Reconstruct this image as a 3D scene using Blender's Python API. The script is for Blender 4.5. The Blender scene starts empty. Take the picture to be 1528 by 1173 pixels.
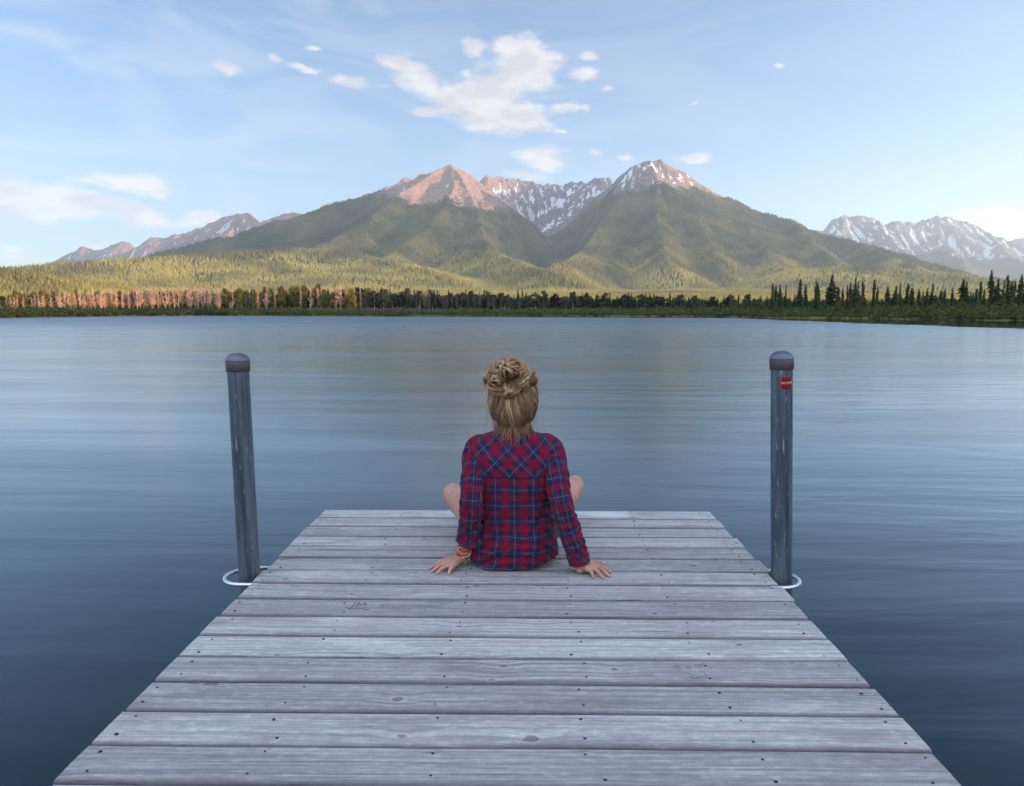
import bpy, bmesh, math, random
import numpy as np
from mathutils import Vector, Matrix

S = bpy.context.scene
C = S.collection
R = math.radians
random.seed(4)
rng = np.random.default_rng(11)

# ------------------------------------------------------------------ camera
F = 1080.0                     # focal length in pixels of the 1528 px wide photograph
DECK = 0.50                    # deck above the water
EYE = DECK + 1.08
PITCH = math.atan((586.5 - 463.0) / F)
cd = bpy.data.cameras.new('camera')
cd.lens = 36.0 * F / 1528.0
cd.sensor_width = 36.0
cd.clip_start = 0.05
cd.clip_end = 60000
cam = bpy.data.objects.new('camera', cd)
C.objects.link(cam)
cam.location = (0, 0, EYE)
cam.rotation_euler = (R(90) - PITCH, 0, math.atan(17.0 / F))
S.camera = cam
CM = cam.rotation_euler.to_matrix()

# ------------------------------------------------------------------ light
SUN_EL, SUN_AZ = 9.0, 93.0
sd = bpy.data.lights.new('sun', 'SUN')
sd.energy = 5.0
sd.angle = R(0.5)
sd.color = (1.0, 0.70, 0.43)
sun = bpy.data.objects.new('sun', sd)
C.objects.link(sun)
to_sun = Vector((math.sin(R(SUN_AZ)) * math.cos(R(SUN_EL)), math.cos(R(SUN_AZ)) * math.cos(R(SUN_EL)), math.sin(R(SUN_EL))))
sun.rotation_euler = to_sun.to_track_quat('Z', 'Y').to_euler()

S.view_settings.view_transform = 'Standard'
S.view_settings.look = 'None'
S.view_settings.gamma = 1.0
S.view_settings.exposure = 1.4
S.cycles.max_bounces = 6
S.cycles.diffuse_bounces = 2
S.cycles.glossy_bounces = 3
S.cycles.volume_bounces = 1
S.cycles.transparent_max_bounces = 8
S.cycles.use_denoising = True


class NT:
    """small helper for building node trees"""
    def __init__(self, tree):
        self.t = tree
        self.n = tree.nodes
        self.l = tree.links
    def node(self, typ, **kw):
        nd = self.n.new(typ)
        for k, v in kw.items():
            setattr(nd, k, v)
        return nd
    def put(self, sock, v):
        if v is None:
            return
        if isinstance(v, bpy.types.NodeSocket):
            self.l.new(v, sock)
        else:
            if isinstance(v, (tuple, list)) and len(v) == 3 and sock.type == 'RGBA':
                v = (*v, 1)
            sock.default_value = v
    def math(self, op, a, b=None, c=None, clamp=False):
        nd = self.node('ShaderNodeMath', operation=op, use_clamp=clamp)
        for i, v in enumerate((a, b, c)):
            if v is not None:
                self.put(nd.inputs[i], v)
        return nd.outputs[0]
    def vmath(self, op, a, b=None, scale=None):
        nd = self.node('ShaderNodeVectorMath', operation=op)
        self.put(nd.inputs[0], a)
        if b is not None:
            self.put(nd.inputs[1], b)
        if scale is not None:
            self.put(nd.inputs['Scale'], scale)
        return nd.outputs['Value'] if op in ('LENGTH', 'DISTANCE', 'DOT_PRODUCT') else nd.outputs['Vector']
    def mix(self, fac, a, b, blend='MIX'):
        nd = self.node('ShaderNodeMix', data_type='RGBA', blend_type=blend)
        self.put(nd.inputs[0], fac)
        self.put(nd.inputs[6], a)
        self.put(nd.inputs[7], b)
        return nd.outputs[2]
    def map(self, v, a, b, c=0.0, d=1.0, smooth=True):
        nd = self.node('ShaderNodeMapRange', interpolation_type='SMOOTHSTEP' if smooth else 'LINEAR')
        for i, x in enumerate((v, a, b, c, d)):
            self.put(nd.inputs[i], x)
        return nd.outputs[0]
    def noise(self, vec, scale, detail=3, rough=0.5, dist=0.0, dim='3D', w=None):
        nd = self.node('ShaderNodeTexNoise', noise_dimensions=dim)
        self.put(nd.inputs['Vector'], vec)
        if w is not None:
            self.put(nd.inputs['W'], w)
        self.put(nd.inputs['Scale'], scale)
        self.put(nd.inputs['Detail'], detail)
        self.put(nd.inputs['Roughness'], rough)
        self.put(nd.inputs['Distortion'], dist)
        return nd.outputs[0]
    def mul(self, vec, s):
        return self.vmath('MULTIPLY', vec, s)
    def xyz(self, vec):
        nd = self.node('ShaderNodeSeparateXYZ')
        self.put(nd.inputs[0], vec)
        return nd.outputs
    def comb(self, x, y, z):
        nd = self.node('ShaderNodeCombineXYZ')
        for i, v in enumerate((x, y, z)):
            self.put(nd.inputs[i], v)
        return nd.outputs[0]
    def ramp(self, fac, stops):
        nd = self.node('ShaderNodeValToRGB')
        self.put(nd.inputs[0], fac)
        e = nd.color_ramp.elements
        while len(e) < len(stops):
            e.new(0.5)
        for k, (p, c) in enumerate(stops):
            e[k].position = p
            e[k].color = (*c, 1) if len(c) == 3 else c
        return nd.outputs[0]
    def attr(self, name):
        return self.node('ShaderNodeAttribute', attribute_name=name)
    def obj(self):
        return self.node('ShaderNodeTexCoord').outputs['Object']
    def pos(self):
        return self.node('ShaderNodeNewGeometry').outputs['Position']
    def bump(self, h, strength, dist, normal=None):
        nd = self.node('ShaderNodeBump')
        self.put(nd.inputs['Height'], h)
        self.put(nd.inputs['Strength'], strength)
        self.put(nd.inputs['Distance'], dist)
        if normal is not None:
            self.put(nd.inputs['Normal'], normal)
        return nd.outputs[0]


def material(name, color=(.5, .5, .5), rough=0.7, metal=0.0, spec=0.5):
    m = bpy.data.materials.new(name)
    m.use_nodes = True
    k = NT(m.node_tree)
    b = m.node_tree.nodes['Principled BSDF']
    b.inputs['Base Color'].default_value = (*color, 1)
    b.inputs['Roughness'].default_value = rough
    b.inputs['Metallic'].default_value = metal
    b.inputs['Specular IOR Level'].default_value = spec
    return m, k, b


# pixel -> world helpers (y = distance in front of the camera)
def ray(px, py):
    v = CM @ Vector(((px - 764.0) / F, (586.5 - py) / F, -1.0))
    return v

def P(px, py, Y):
    v = ray(px, py)
    return cam.location + v * (Y / v.y)

def XZ(px, py, Y):
    v = P(px, py, Y)
    return v.x, v.z

# ------------------------------------------------------------------ sky (world)
W = bpy.data.worlds.new('World')
S.world = W
W.use_nodes = True
k = NT(W.node_tree)
bg = W.node_tree.nodes['Background']
sky = k.node('ShaderNodeTexSky', sky_type='NISHITA')
sky.sun_disc = False
sky.sun_elevation = R(SUN_EL)
sky.sun_rotation = R(SUN_AZ)
sky.altitude = 1400
sky.air_density = 1.0
sky.dust_density = 1.0
sky.ozone_density = 2.0
gen = k.node('ShaderNodeTexCoord').outputs['Generated']
gx, gy, gz = k.xyz(gen)
az = k.math('ARCTAN2', gx, gy)
el = k.math('ARCSINE', gz)
ae = k.comb(az, el, 0.0)
# cumulus: soft ellipses (pixel centre, half sizes, angle), with noisy edges
def azel(px, py):
    v = ray(px, py).normalized()
    return math.atan2(v.x, v.y), math.asin(v.z)
CLOUDS = [
 # big central cloud: (pixel x, y, half width, half height, tilt, strength)
 (600, 101, 27, 13, 8, 1), (625, 128, 42, 13, 15, .95), (650, 143, 45, 15, 15, .8), (690, 150, 52, 22, 12, 1), (735, 138, 40, 28, 10, 1.05), (765, 172, 52, 20, 5, 1.05),
 (718, 166, 55, 20, 15, .9), (785, 88, 30, 28, 0, 1.1), (795, 112, 28, 20, 20, 1), (765, 70, 18, 15, 0, 1), (768, 130, 30, 20, 60, .8), (716, 74, 22, 10, -8, 1), (700, 106, 16, 10, 10, .5),
 (520, 116, 22, 8, 0, .95), (455, 97, 24, 6, 8, .75), (420, 88, 16, 5, 12, .7), (565, 122, 26, 8, 5, .35), (632, 169, 28, 6, 6, .85),
 (866, 112, 20, 9, 8, 1), (872, 84, 13, 6, 12, .95), (905, 138, 13, 4, -5, .8), (842, 162, 24, 8, -5, .85), (873, 160, 10, 8, 0, .6),
 (808, 236, 30, 15, 2, .95), (1036, 233, 27, 7, -4, .9), (792, 264, 28, 8, 0, .8), (934, 239, 12, 7, 0, .85), (885, 230, 16, 6, 20, .6), (830, 198, 15, 4, 0, .5),
 (466, 65, 14, 4, 5, .65), (1165, 101, 7, 4, 0, .8), (1037, 155, 7, 4, 0, .7), (340, 107, 32, 9, 14, .6),
 # left clouds
 (10, 292, 48, 24, 5, 1), (15, 278, 42, 15, 8, 1), (100, 297, 50, 16, 2, 1), (75, 314, 62, 12, 2, .8), (150, 305, 44, 12, 8, 1), (130, 320, 56, 10, 2, .8), (208, 322, 40, 12, 10, 1), (180, 326, 50, 9, 8, .8),
 (205, 269, 42, 14, 3, 1), (155, 272, 30, 5, 2, .8), (235, 282, 16, 9, 20, .8), (300, 325, 30, 13, 0, .95), (270, 338, 46, 9, 0, .7), (10, 372, 18, 6, 0, .7), (20, 384, 24, 5, 5, .6),
 (150, 368, 28, 8, 0, .8),
 # right clouds, low behind the range
 (1500, 330, 60, 17, 0, 1), (1455, 320, 30, 8, 0, .8), (1560, 335, 60, 18, 0, 1),
]
wn = k.noise(k.mul(ae, (1, 1.7, 1)), 9.0, 4, 0.55, dim='2D')
wn2 = k.noise(k.vmath('ADD', k.mul(ae, (1, 1.7, 1)), (3.1, 7.7, 0)), 9.0, 4, 0.55, dim='2D')
warp = k.comb(k.math('MULTIPLY_ADD', wn, 0.05, -0.025), k.math('MULTIPLY_ADD', wn2, 0.030, -0.015), 0.0)
aew = k.vmath('ADD', ae, warp)
dens = None
under = None
for (cx, cy, rx, ry, ang, wt) in CLOUDS:
    a0, e0 = azel(cx, cy)
    mp = k.node('ShaderNodeMapping', vector_type='TEXTURE')
    k.put(mp.inputs['Vector'], aew)
    mp.inputs['Location'].default_value = (a0, e0, 0)
    mp.inputs['Rotation'].default_value = (0, 0, R(-ang))
    mp.inputs['Scale'].default_value = (1.28 * rx / F, 1.28 * ry / F, 1)
    ln = k.vmath('LENGTH', mp.outputs[0])
    v = k.math('SUBTRACT', wt, ln)
    dens = v if dens is None else k.math('SMOOTH_MAX', dens, v, 0.18)
fine = k.noise(k.mul(ae, (1, 1.9, 1)), 26.0, 6, 0.6, dim='2D')
streak = k.noise(k.mul(k.vmath('ADD', ae, (0, 0, 0)), (1, 3.2, 1)), 30.0, 4, 0.6, dim='2D')
dsum = k.math('ADD', dens, k.math('MULTIPLY_ADD', k.math('MULTIPLY_ADD', streak, 0.5, k.math('MULTIPLY', fine, 0.5)), 1.7, -0.86))
cmask = k.map(dsum, -0.15, 0.58)
# thin cirrus, mostly on the left
rot = k.node('ShaderNodeMapping')
k.put(rot.inputs['Vector'], ae)
rot.inputs['Rotation'].default_value = (0, 0, R(14))
rot.inputs['Scale'].default_value = (1.0, 4.2, 1)
ci = k.noise(rot.outputs[0], 4.2, 5, 0.55, 0.6, dim='2D')
a1, e1 = azel(225, 190)
mp = k.node('ShaderNodeMapping', vector_type='TEXTURE')
k.put(mp.inputs['Vector'], aew)
mp.inputs['Location'].default_value = (a1, e1, 0)
mp.inputs['Rotation'].default_value = (0, 0, R(-70))
mp.inputs['Scale'].default_value = (0.11, 0.045, 1)
plume = k.map(k.vmath('LENGTH', mp.outputs[0]), 1.0, 0.1, 0.0, 0.42)
left = k.map(az, 0.35, -0.75, 0.10, 0.6, smooth=False)
cir = k.math('MULTIPLY', k.map(ci, 0.38, 0.68), left)
cir = k.math('MAXIMUM', cir, k.math('MULTIPLY', plume, k.math('MULTIPLY_ADD', ci, 0.9, 0.35)), None, True)
front = k.map(gy, 0.05, 0.3)
skyb = k.mix(1.0, sky.outputs[0], (1.0, 0.93, 0.95), 'MULTIPLY')
fill_veil = k.math('MULTIPLY', k.map(gy, 0.30, -0.10), k.map(gz, 0.02, 0.3))  # unseen bright veil added behind and overhead to lift the light on the deck
fill_veil = k.math('MULTIPLY', fill_veil, k.map(k.noise(gen, 2.2, 4, 0.6), 0.30, 0.62, 0.45, 0.95))
skyb = k.mix(fill_veil, skyb, (6.2, 6.6, 7.9))
# cloud brightness: denser middle warm grey, thin rims bright
shade = k.noise(k.vmath('ADD', k.mul(ae, (1, 2.2, 1)), (0.6, 0.11, 0)), 17.0, 4, 0.5, dim='2D')
ccol = k.mix(k.map(k.math('ADD', shade, k.math('MULTIPLY', k.math('SUBTRACT', dsum, 0.5), -0.06)), 0.36, 0.62), (2.42, 2.32, 2.42), (3.05, 2.95, 2.90))
ccol = k.vmath('SCALE', ccol, None, scale=k.map(gz, 0.06, 0.25, 1.48, 1.0))
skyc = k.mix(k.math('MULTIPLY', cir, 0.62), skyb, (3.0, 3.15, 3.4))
skyc = k.mix(k.math('MULTIPLY', k.math('MULTIPLY', cmask, front), 0.93), skyc, ccol)
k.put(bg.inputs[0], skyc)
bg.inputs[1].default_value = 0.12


# ------------------------------------------------------------------ object helpers
def tag(o, label=None, cat=None, group=None, kind=None):
    if label: o['label'] = label
    if cat: o['category'] = cat
    if group: o['group'] = group
    if kind: o['kind'] = kind
    return o

def empty(name, loc=(0, 0, 0)):
    o = bpy.data.objects.new(name, None)
    o.empty_display_size = 0.2
    o.location = loc
    C.objects.link(o)
    return o

def mesh_np(name, V, faces, mats=(), parent=None, smooth=False, midx=None):
    """faces: (n,3) or (n,4) int array, or a list of such arrays"""
    me = bpy.data.meshes.new(name)
    if isinstance(faces, np.ndarray):
        faces = [faces]
    V = np.asarray(V, dtype=np.float32)
    loops = np.concatenate([f.reshape(-1) for f in faces]).astype(np.int32)
    tot = np.concatenate([np.full(len(f), f.shape[1], np.int32) for f in faces])
    st = np.concatenate([[0], np.cumsum(tot)[:-1]]).astype(np.int32)
    me.vertices.add(len(V)); me.vertices.foreach_set('co', V.reshape(-1))
    me.loops.add(len(loops)); me.loops.foreach_set('vertex_index', loops)
    me.polygons.add(len(tot)); me.polygons.foreach_set('loop_start', st)
    me.polygons.foreach_set('loop_total', tot)
    if smooth:
        me.polygons.foreach_set('use_smooth', np.ones(len(tot), bool))
    for m in mats:
        me.materials.append(m)
    if midx is not None:
        me.polygons.foreach_set('material_index', np.asarray(midx, np.int32))
    me.update(calc_edges=True)
    me.validate()
    o = bpy.data.objects.new(name, me)
    C.objects.link(o)
    if parent:
        o.parent = parent
    return o

def fattr(o, name, arr):
    a = o.data.attributes.new(name, 'FLOAT', 'POINT')
    a.data.foreach_set('value', np.asarray(arr, np.float32).reshape(-1))

def cattr(o, name, arr):
    a = o.data.attributes.new(name, 'FLOAT_COLOR', 'POINT')
    arr = np.asarray(arr, np.float32)
    if arr.shape[1] == 3:
        arr = np.concatenate([arr, np.ones((len(arr), 1), np.float32)], 1)
    a.data.foreach_set('color', arr.reshape(-1))

def copy_tree(o, parent=None):
    c = o.copy()
    C.objects.link(c)
    if parent is not None:
        c.parent = parent
    for ch in list(o.children):
        copy_tree(ch, c)
    return c

class MB:
    """collects shapes into one mesh"""
    def __init__(self):
        self.v = []; self.f = []; self.m = []; self.mi = 0
    def add(self, V, Fs):
        b = len(self.v)
        self.v.extend([tuple(p) for p in V])
        for f in Fs:
            self.f.append(tuple(i + b for i in f)); self.m.append(self.mi)
    def box(self, lo, hi):
        x0, y0, z0 = lo; x1, y1, z1 = hi
        self.add([(x0,y0,z0),(x1,y0,z0),(x1,y1,z0),(x0,y1,z0),(x0,y0,z1),(x1,y0,z1),(x1,y1,z1),(x0,y1,z1)],
                 [(0,3,2,1),(4,5,6,7),(0,1,5,4),(1,2,6,5),(2,3,7,6),(3,0,4,7)])
    def tube(self, pts, rad, n=12, cap=True, closed=False):
        pts = [Vector(p) for p in pts]
        if not hasattr(rad, '__len__'):
            rad = [rad] * len(pts)
        rings = []
        up = None
        m = len(pts)
        for i, p in enumerate(pts):
            if closed:
                t = pts[(i + 1) % m] - pts[i - 1]
            else:
                t = pts[min(i + 1, m - 1)] - pts[max(i - 1, 0)]
            t.normalize()
            if up is None:
                up = t.orthogonal().normalized()
            up = (up - t * up.dot(t)).normalized()
            s = t.cross(up)
            rings.append([p + (up * math.cos(2 * math.pi * j / n) + s * math.sin(2 * math.pi * j / n)) * rad[i] for j in range(n)])
        V = [q for r_ in rings for q in r_]
        Fs = []
        for i in range(m - 1 + (1 if closed else 0)):
            a = i * n; b = ((i + 1) % m) * n
            for j in range(n):
                Fs.append((a + j, a + (j + 1) % n, b + (j + 1) % n, b + j))
        if cap and not closed:
            Fs.append(tuple(range(n - 1, -1, -1)))
            Fs.append(tuple((m - 1) * n + j for j in range(n)))
        self.add(V, Fs)
    def build(self, name, mats, parent=None, smooth=True, angle=40):
        me = bpy.data.meshes.new(name)
        me.from_pydata(self.v, [], self.f)
        for m in (mats if isinstance(mats, (list, tuple)) else [mats]):
            me.materials.append(m)
        me.polygons.foreach_set('material_index', self.m)
        me.update()
        if smooth:
            me.shade_smooth()
            try:
                me.set_sharp_from_angle(angle=R(angle))
            except Exception:
                pass
        o = bpy.data.objects.new(name, me)
        C.objects.link(o)
        if parent:
            o.parent = parent
        return o

# ------------------------------------------------------------------ numpy noise
_perm = np.random.default_rng(5).permutation(4096).astype(np.int64)
_gr = np.random.default_rng(6).uniform(0, 2 * np.pi, 4096)
_gc, _gs = np.cos(_gr), np.sin(_gr)
def perlin(x, y):
    xi = np.floor(x).astype(np.int64); yi = np.floor(y).astype(np.int64)
    xf = x - xi; yf = y - yi
    u = xf * xf * xf * (xf * (xf * 6 - 15) + 10); v = yf * yf * yf * (yf * (yf * 6 - 15) + 10)
    def g(ix, iy, dx, dy):
        h = _perm[(_perm[ix & 4095] + iy) & 4095]
        return _gc[h] * dx + _gs[h] * dy
    n00 = g(xi, yi, xf, yf); n10 = g(xi + 1, yi, xf - 1, yf)
    n01 = g(xi, yi + 1, xf, yf - 1); n11 = g(xi + 1, yi + 1, xf - 1, yf - 1)
    a = n00 + u * (n10 - n00); b = n01 + u * (n11 - n01)
    return (a + v * (b - a)) * 1.5
def fbm(x, y, o=4, g=0.5):
    s = 0; a = 1; 
    for i in range(o):
        s = s + a * perlin(x + 17.3 * i, y - 9.1 * i); x = x * 2.03; y = y * 2.03; a *= g
    return s
def ridged(x, y, o=3):
    s = 0; a = 1; t = 0
    for i in range(o):
        s = s + a * (1 - 2 * np.abs(perlin(x + 31.7 * i, y + 5.3 * i))); t += a
        x = x * 2.1; y = y * 2.1; a *= 0.5
    return s / t
def sstep(a, b, x):
    t = np.clip((x - a) / (b - a), 0, 1)
    return t * t * (3 - 2 * t)

def grid_faces(nr, nc):
    i = np.arange(nr - 1)[:, None] * nc + np.arange(nc - 1)[None, :]
    return np.stack([i, i + 1, i + 1 + nc, i + nc], -1).reshape(-1, 4)
# ------------------------------------------------------------------ terrain
def ridge_h(X, Y, pts, wfac=2.8, p=1.6, lam=260.0, G=0.09, seed=0.0, wmin=0.0, dmul=1.0):
    """height of the land falling away on both sides of one ridge line"""
    best = np.full(X.shape, -1e3); bd = np.full(X.shape, 1e6); bs = np.zeros(X.shape); bz = np.ones(X.shape)
    s0 = 0.0
    W3 = [P(a, b, d) for (a, b, d) in pts]
    for i in range(len(W3) - 1):
        a, b = W3[i], W3[i + 1]
        dx, dy = b.x - a.x, b.y - a.y
        L2 = dx * dx + dy * dy; L = math.sqrt(L2)
        t = np.clip(((X - a.x) * dx + (Y - a.y) * dy) / L2, 0, 1)
        d = np.hypot(X - a.x - t * dx, Y - a.y - t * dy)
        z = a.z + t * (b.z - a.z)
        wd = np.maximum(z * wfac, wmin)
        q = np.clip(1 - d / wd, 0, 1)
        h = z * q ** p
        m = h > best
        best = np.where(m, h, best); bd = np.where(m, d, bd); bs = np.where(m, s0 + t * L, bs); bz = np.where(m, z, bz)
        s0 += L
    wd = np.maximum(bz * wfac, wmin)
    q = np.clip(1 - bd / wd, 0, 1)
    wv = 0.5 * perlin(X / 500 + seed, Y / 500)
    g = ridged(bs / lam + wv + seed * 3.1, bd / (lam * 3.5) + seed, 3)
    amp = G * bz * np.clip(bd / (0.25 * wd), 0, 1) * q ** 0.8
    return best - amp * (0.75 - g) - 60 * sstep(0.10, 0.0, q)

def smax(a, b, k):
    h = np.clip(0.5 + 0.5 * (a - b) / k, 0, 1)
    return b + (a - b) * h + k * h * (1 - h)

SHORE = [(-1.4, 120), (-0.9, 138), (-0.72, 150), (-0.58, 190), (-0.45, 212), (-0.30, 214), (-0.1, 214), (0.05, 205), (0.12, 190), (0.25, 176), (0.35, 156), (0.46, 140), (0.56, 124), (0.69, 110), (0.9, 92), (1.4, 70)]
def shore_y(r):
    return np.interp(r, [s[0] for s in SHORE], [s[1] for s in SHORE]) + 2.5 * perlin(r * 23, r * 0 + 3.3) + 1.2 * perlin(r * 80, r * 0 + 9.3)

MASSIF = [
  # western silhouette of the left peak
  dict(pts=[(672,246,5800),(640,258,5700),(612,268,5500),(600,272,5400),(560,288,5200),(500,305,5000),(450,322,4900),(380,342,4800),(300,364,4700),(230,380,4500),(180,392,4300),(120,402,4200)], wfac=2.3, seed=1.0),
  # its shaded/sunlit front rib
  dict(pts=[(672,246,5800),(622,272,5300),(604,283,5050),(575,305,4700),(540,335,4250),(500,358,3800),(455,378,3300)], wfac=2.5, seed=2.0, G=.10),
  dict(pts=[(672,246,5800),(678,275,5300),(668,305,4800),(640,340,4300),(600,372,3800),(560,395,3200)], wfac=2.7, seed=3.0),
  dict(pts=[(672,246,5800),(700,285,5200),(715,322,4700),(722,352,4250),(735,380,3700)], wfac=2.6, seed=4.0),
  # eastern edge above the central valley
  dict(pts=[(672,246,5800),(700,258,5850),(725,275,5850),(745,290,5700),(752,310,5200),(768,335,4600),(786,365,3950),(812,392,3300)], wfac=2.0, seed=5.0, G=.08),
  # cirque wall
  dict(pts=[(720,268,6900),(742,266,7000),(775,272,7100),(800,275,7100),(830,278,7100),(850,277,7000),(880,274,6800),(905,264,6500)], wfac=1.9, seed=6.0, G=.22, lam=170),
  # right peak
  dict(pts=[(985,239,5500),(962,238,5500),(940,240,5500),(918,256,5700),(893,272,5900),(880,284,6100)], wfac=2.2, seed=7.0),
  dict(pts=[(948,240,5500),(938,276,5000),(915,300,4700),(892,320,4300),(868,353,3800),(845,380,3300),(826,396,2950)], wfac=2.2, seed=8.0, G=.07),
  dict(pts=[(985,239,5500),(1020,258,5550),(1045,276,5550),(1072,291,5500),(1100,302,5450),(1140,318,5400),(1180,330,5300),(1230,348,5150),(1280,364,4950),(1330,376,4700),(1380,388,4500),(1425,402,4300),(1460,414,4100),(1500,428,3900)], wfac=2.1, seed=9.0, G=.10),
  dict(pts=[(970,239,5500),(982,270,5100),(978,310,4600),(985,350,4100),(1000,392,3400)], wfac=2.6, seed=10.0, G=.10, lam=200),
  dict(pts=[(1020,258,5550),(1030,300,4950),(1052,345,4300),(1075,385,3700)], wfac=2.7, seed=11.0, G=.10, lam=190),
  dict(pts=[(1085,296,5500),(1110,330,4900),(1135,365,4250),(1160,395,3600)], wfac=2.9, seed=12.0, G=.10, lam=210),
  dict(pts=[(1180,330,5300),(1205,355,4600),(1240,385,3900),(1270,402,3400)], wfac=2.4, seed=13.0, G=.14),
  dict(pts=[(1275,363,4950),(1310,378,4300),(1355,396,3700),(1400,410,3200)], wfac=2.8, seed=14.0, G=.12),
]
FOOT = [
  dict(pts=[(-500,395,2600),(-200,400,2500),(40,402,2300),(100,394,2300),(200,386,2500),(330,380,2800),(420,373,3000),(500,372,3100)], wfac=6.0, p=1.5, G=.12, seed=21, lam=330),
  dict(pts=[(-700,380,900),(-200,396,900),(0,404,900),(45,412,860),(90,424,800),(135,436,740)], wfac=7.0, p=1.4, G=.06, seed=22, lam=200),
  dict(pts=[(480,390,2900),(560,388,3000),(640,402,2700)], wfac=4.5, p=1.4, G=.12, seed=23, lam=260),
  dict(pts=[(690,375,3500),(740,378,3300),(780,395,2900),(840,410,2500)], wfac=3.0, p=1.4, G=.10, seed=24, lam=240),
  dict(pts=[(1180,405,3000),(1290,398,3100),(1400,408,2900),(1520,420,2700)], wfac=4.5, p=1.4, G=.12, seed=25, lam=260),
]

def terrain_h(X, Y):
    r = X / Y
    ds = Y - shore_y(r)
    near = np.where(ds > 0, 0.25 + 0.5 * np.minimum(ds / 6, 1) + 0.004 * ds, np.maximum(ds * 0.12, -2.4))
    base = 0.022 * np.clip(Y - 500, 0, None) * sstep(450, 900, Y) * (1 - 0.35 * sstep(3500, 6500, Y))
    roll = 13 * sstep(700, 2200, Y) * fbm(X / 420, Y / 420, 3)
    h = near + base + roll
    m = np.full(X.shape, -500.0)
    for d in MASSIF:
        m = smax(m, ridge_h(X, Y, **d), 26.0)
    # the deep valley that drains the cirque between the two peaks
    vx = np.interp(Y, [3000, 3300, 3800, 4500, 5500, 6200], [95, 100, 145, 235, 345, 330])
    vd = np.interp(Y, [3000, 3500, 4200, 5400, 6000, 6300], [0, 90, 230, 300, 150, 0])
    m = m - vd * np.exp(-((X - vx) / np.interp(Y, [3000, 4500, 5600], [130, 250, 330])) ** 2)
    f = np.full(X.shape, -500.0)
    for d in FOOT:
        f = smax(f, ridge_h(X, Y, **d), 8.0)
    h = smax(h, smax(m, f, 14.0), 12.0)
    bl = sstep(120, 260, ds); h = near * (1 - bl) + h * bl
    relief = sstep(120, 500, h)
    h = h + relief * (16 * fbm(X / 300, Y / 300, 4) + 16 * ridged(X / 150, Y / 210, 4) - 6)
    cq = sstep(5900, 6300, Y) * sstep(300, 600, h)
    h = h + cq * 40 * ridged(X / 110, Y / 260, 3)
    return h


NC, NR = 1500, 760
gr_ = np.linspace(-1.15, 1.15, NC)
gy_ = np.concatenate([np.linspace(62, 300, 120, endpoint=False), np.geomspace(300, 3000, 260, endpoint=False), np.linspace(3000, 7600, NR - 380)])
GR, GY = np.meshgrid(gr_, gy_)
GX = GR * GY
GH = terrain_h(GX, GY)

def sample_h(X, Y):
    r = np.clip((X / Y + 1.15) / 2.3 * (NC - 1), 0, NC - 1.001)
    yi = np.clip(np.searchsorted(gy_, Y) - 1, 0, NR - 2)
    t = np.clip((Y - gy_[yi]) / (gy_[yi + 1] - gy_[yi]), 0, 1)
    xi = r.astype(int); u = r - xi
    a = GH[yi, xi] * (1 - u) + GH[yi, xi + 1] * u
    b = GH[yi + 1, xi] * (1 - u) + GH[yi + 1, xi + 1] * u
    return a * (1 - t) + b * t

# what grows or lies where: rock above the tree line, snow in the high gullies
def gsmooth(A, n):
    for _ in range(n):
        A = (A + np.roll(A, 1, 0) + np.roll(A, -1, 0) + np.roll(A, 1, 1) + np.roll(A, -1, 1)) / 5
    return A
PX = 781 + F * GR * 1.0
tl = 800 + 70 * fbm(GX / 350, GY / 350, 4) + 60 * ridged(GX / 160, GY / 500, 2)
tl = tl - 130 * sstep(560, 640, PX) * sstep(790, 740, PX)          # the red shoulder of the left peak reaches lower
tl = tl + 100 * sstep(920, 840, PX) * sstep(780, 800, PX)
tl = np.where(GY > 5950, tl - 400, tl)
ROCK = sstep(-75, 70, GH - tl + 45 * fbm(GX / 60, GY / 90, 3))
conc = gsmooth(GH, 14) - GH
sn = fbm(GX / 38, GY / 170, 3) + 0.05 * conc + 0.5 * fbm(GX / 400, GY / 400, 2)
SNOW = sstep(0.30, 0.48, sn + (GH - 960) / 900) * sstep(780, 860, GH + 40 * fbm(GX / 200, GY / 200, 2))
cq = sstep(5950, 6250, GY) * sstep(560, 640, GH + 60 * fbm(GX / 120, GY / 120, 3))
SNOW = SNOW * np.where(PX < 790, 0.6 * sstep(0.75, 0.9, sn + (GH - 960) / 900), 1.0)
SNOW = np.maximum(SNOW * ROCK, cq * sstep(-0.15, 0.12, fbm(GX / 40, GY / 150, 3) + 0.035 * conc - (GH - 760) / 700))
RED = np.maximum(sstep(560, 620, PX) * sstep(800, 740, PX), 0.75 * sstep(950, 985, PX) * sstep(1140, 1080, PX))

mt, k, b = material('mountain_ground', rough=0.95, spec=0.1)
pos = k.pos()
a_r = k.attr('rock').outputs['Fac']; a_s = k.attr('snow').outputs['Fac']; a_red = k.attr('red').outputs['Fac']
n1 = k.noise(pos, 0.004, 6, 0.6); n2 = k.noise(k.mul(pos, (1, 1, 2.5)), 0.02, 5, 0.65)
n3 = k.noise(pos, 0.09, 3, 0.6)
forest = k.mix(k.map(n1, 0.35, 0.65), (0.08, 0.085, 0.03), (0.15, 0.14, 0.05))
forest = k.mix(k.map(n3, 0.45, 0.7), forest, (0.05, 0.055, 0.025))
rock = k.mix(k.map(n2, 0.3, 0.7), (0.13, 0.125, 0.13), (0.27, 0.245, 0.24))
rred = k.mix(k.map(n2, 0.3, 0.7), (0.30, 0.185, 0.14), (0.42, 0.29, 0.235))
rock = k.mix(a_red, rock, rred)
rmask = k.map(k.math('ADD', a_r, k.math('MULTIPLY_ADD', n3, 0.7, -0.35)), 0.35, 0.65)
col = k.mix(rmask, forest, rock)
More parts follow.
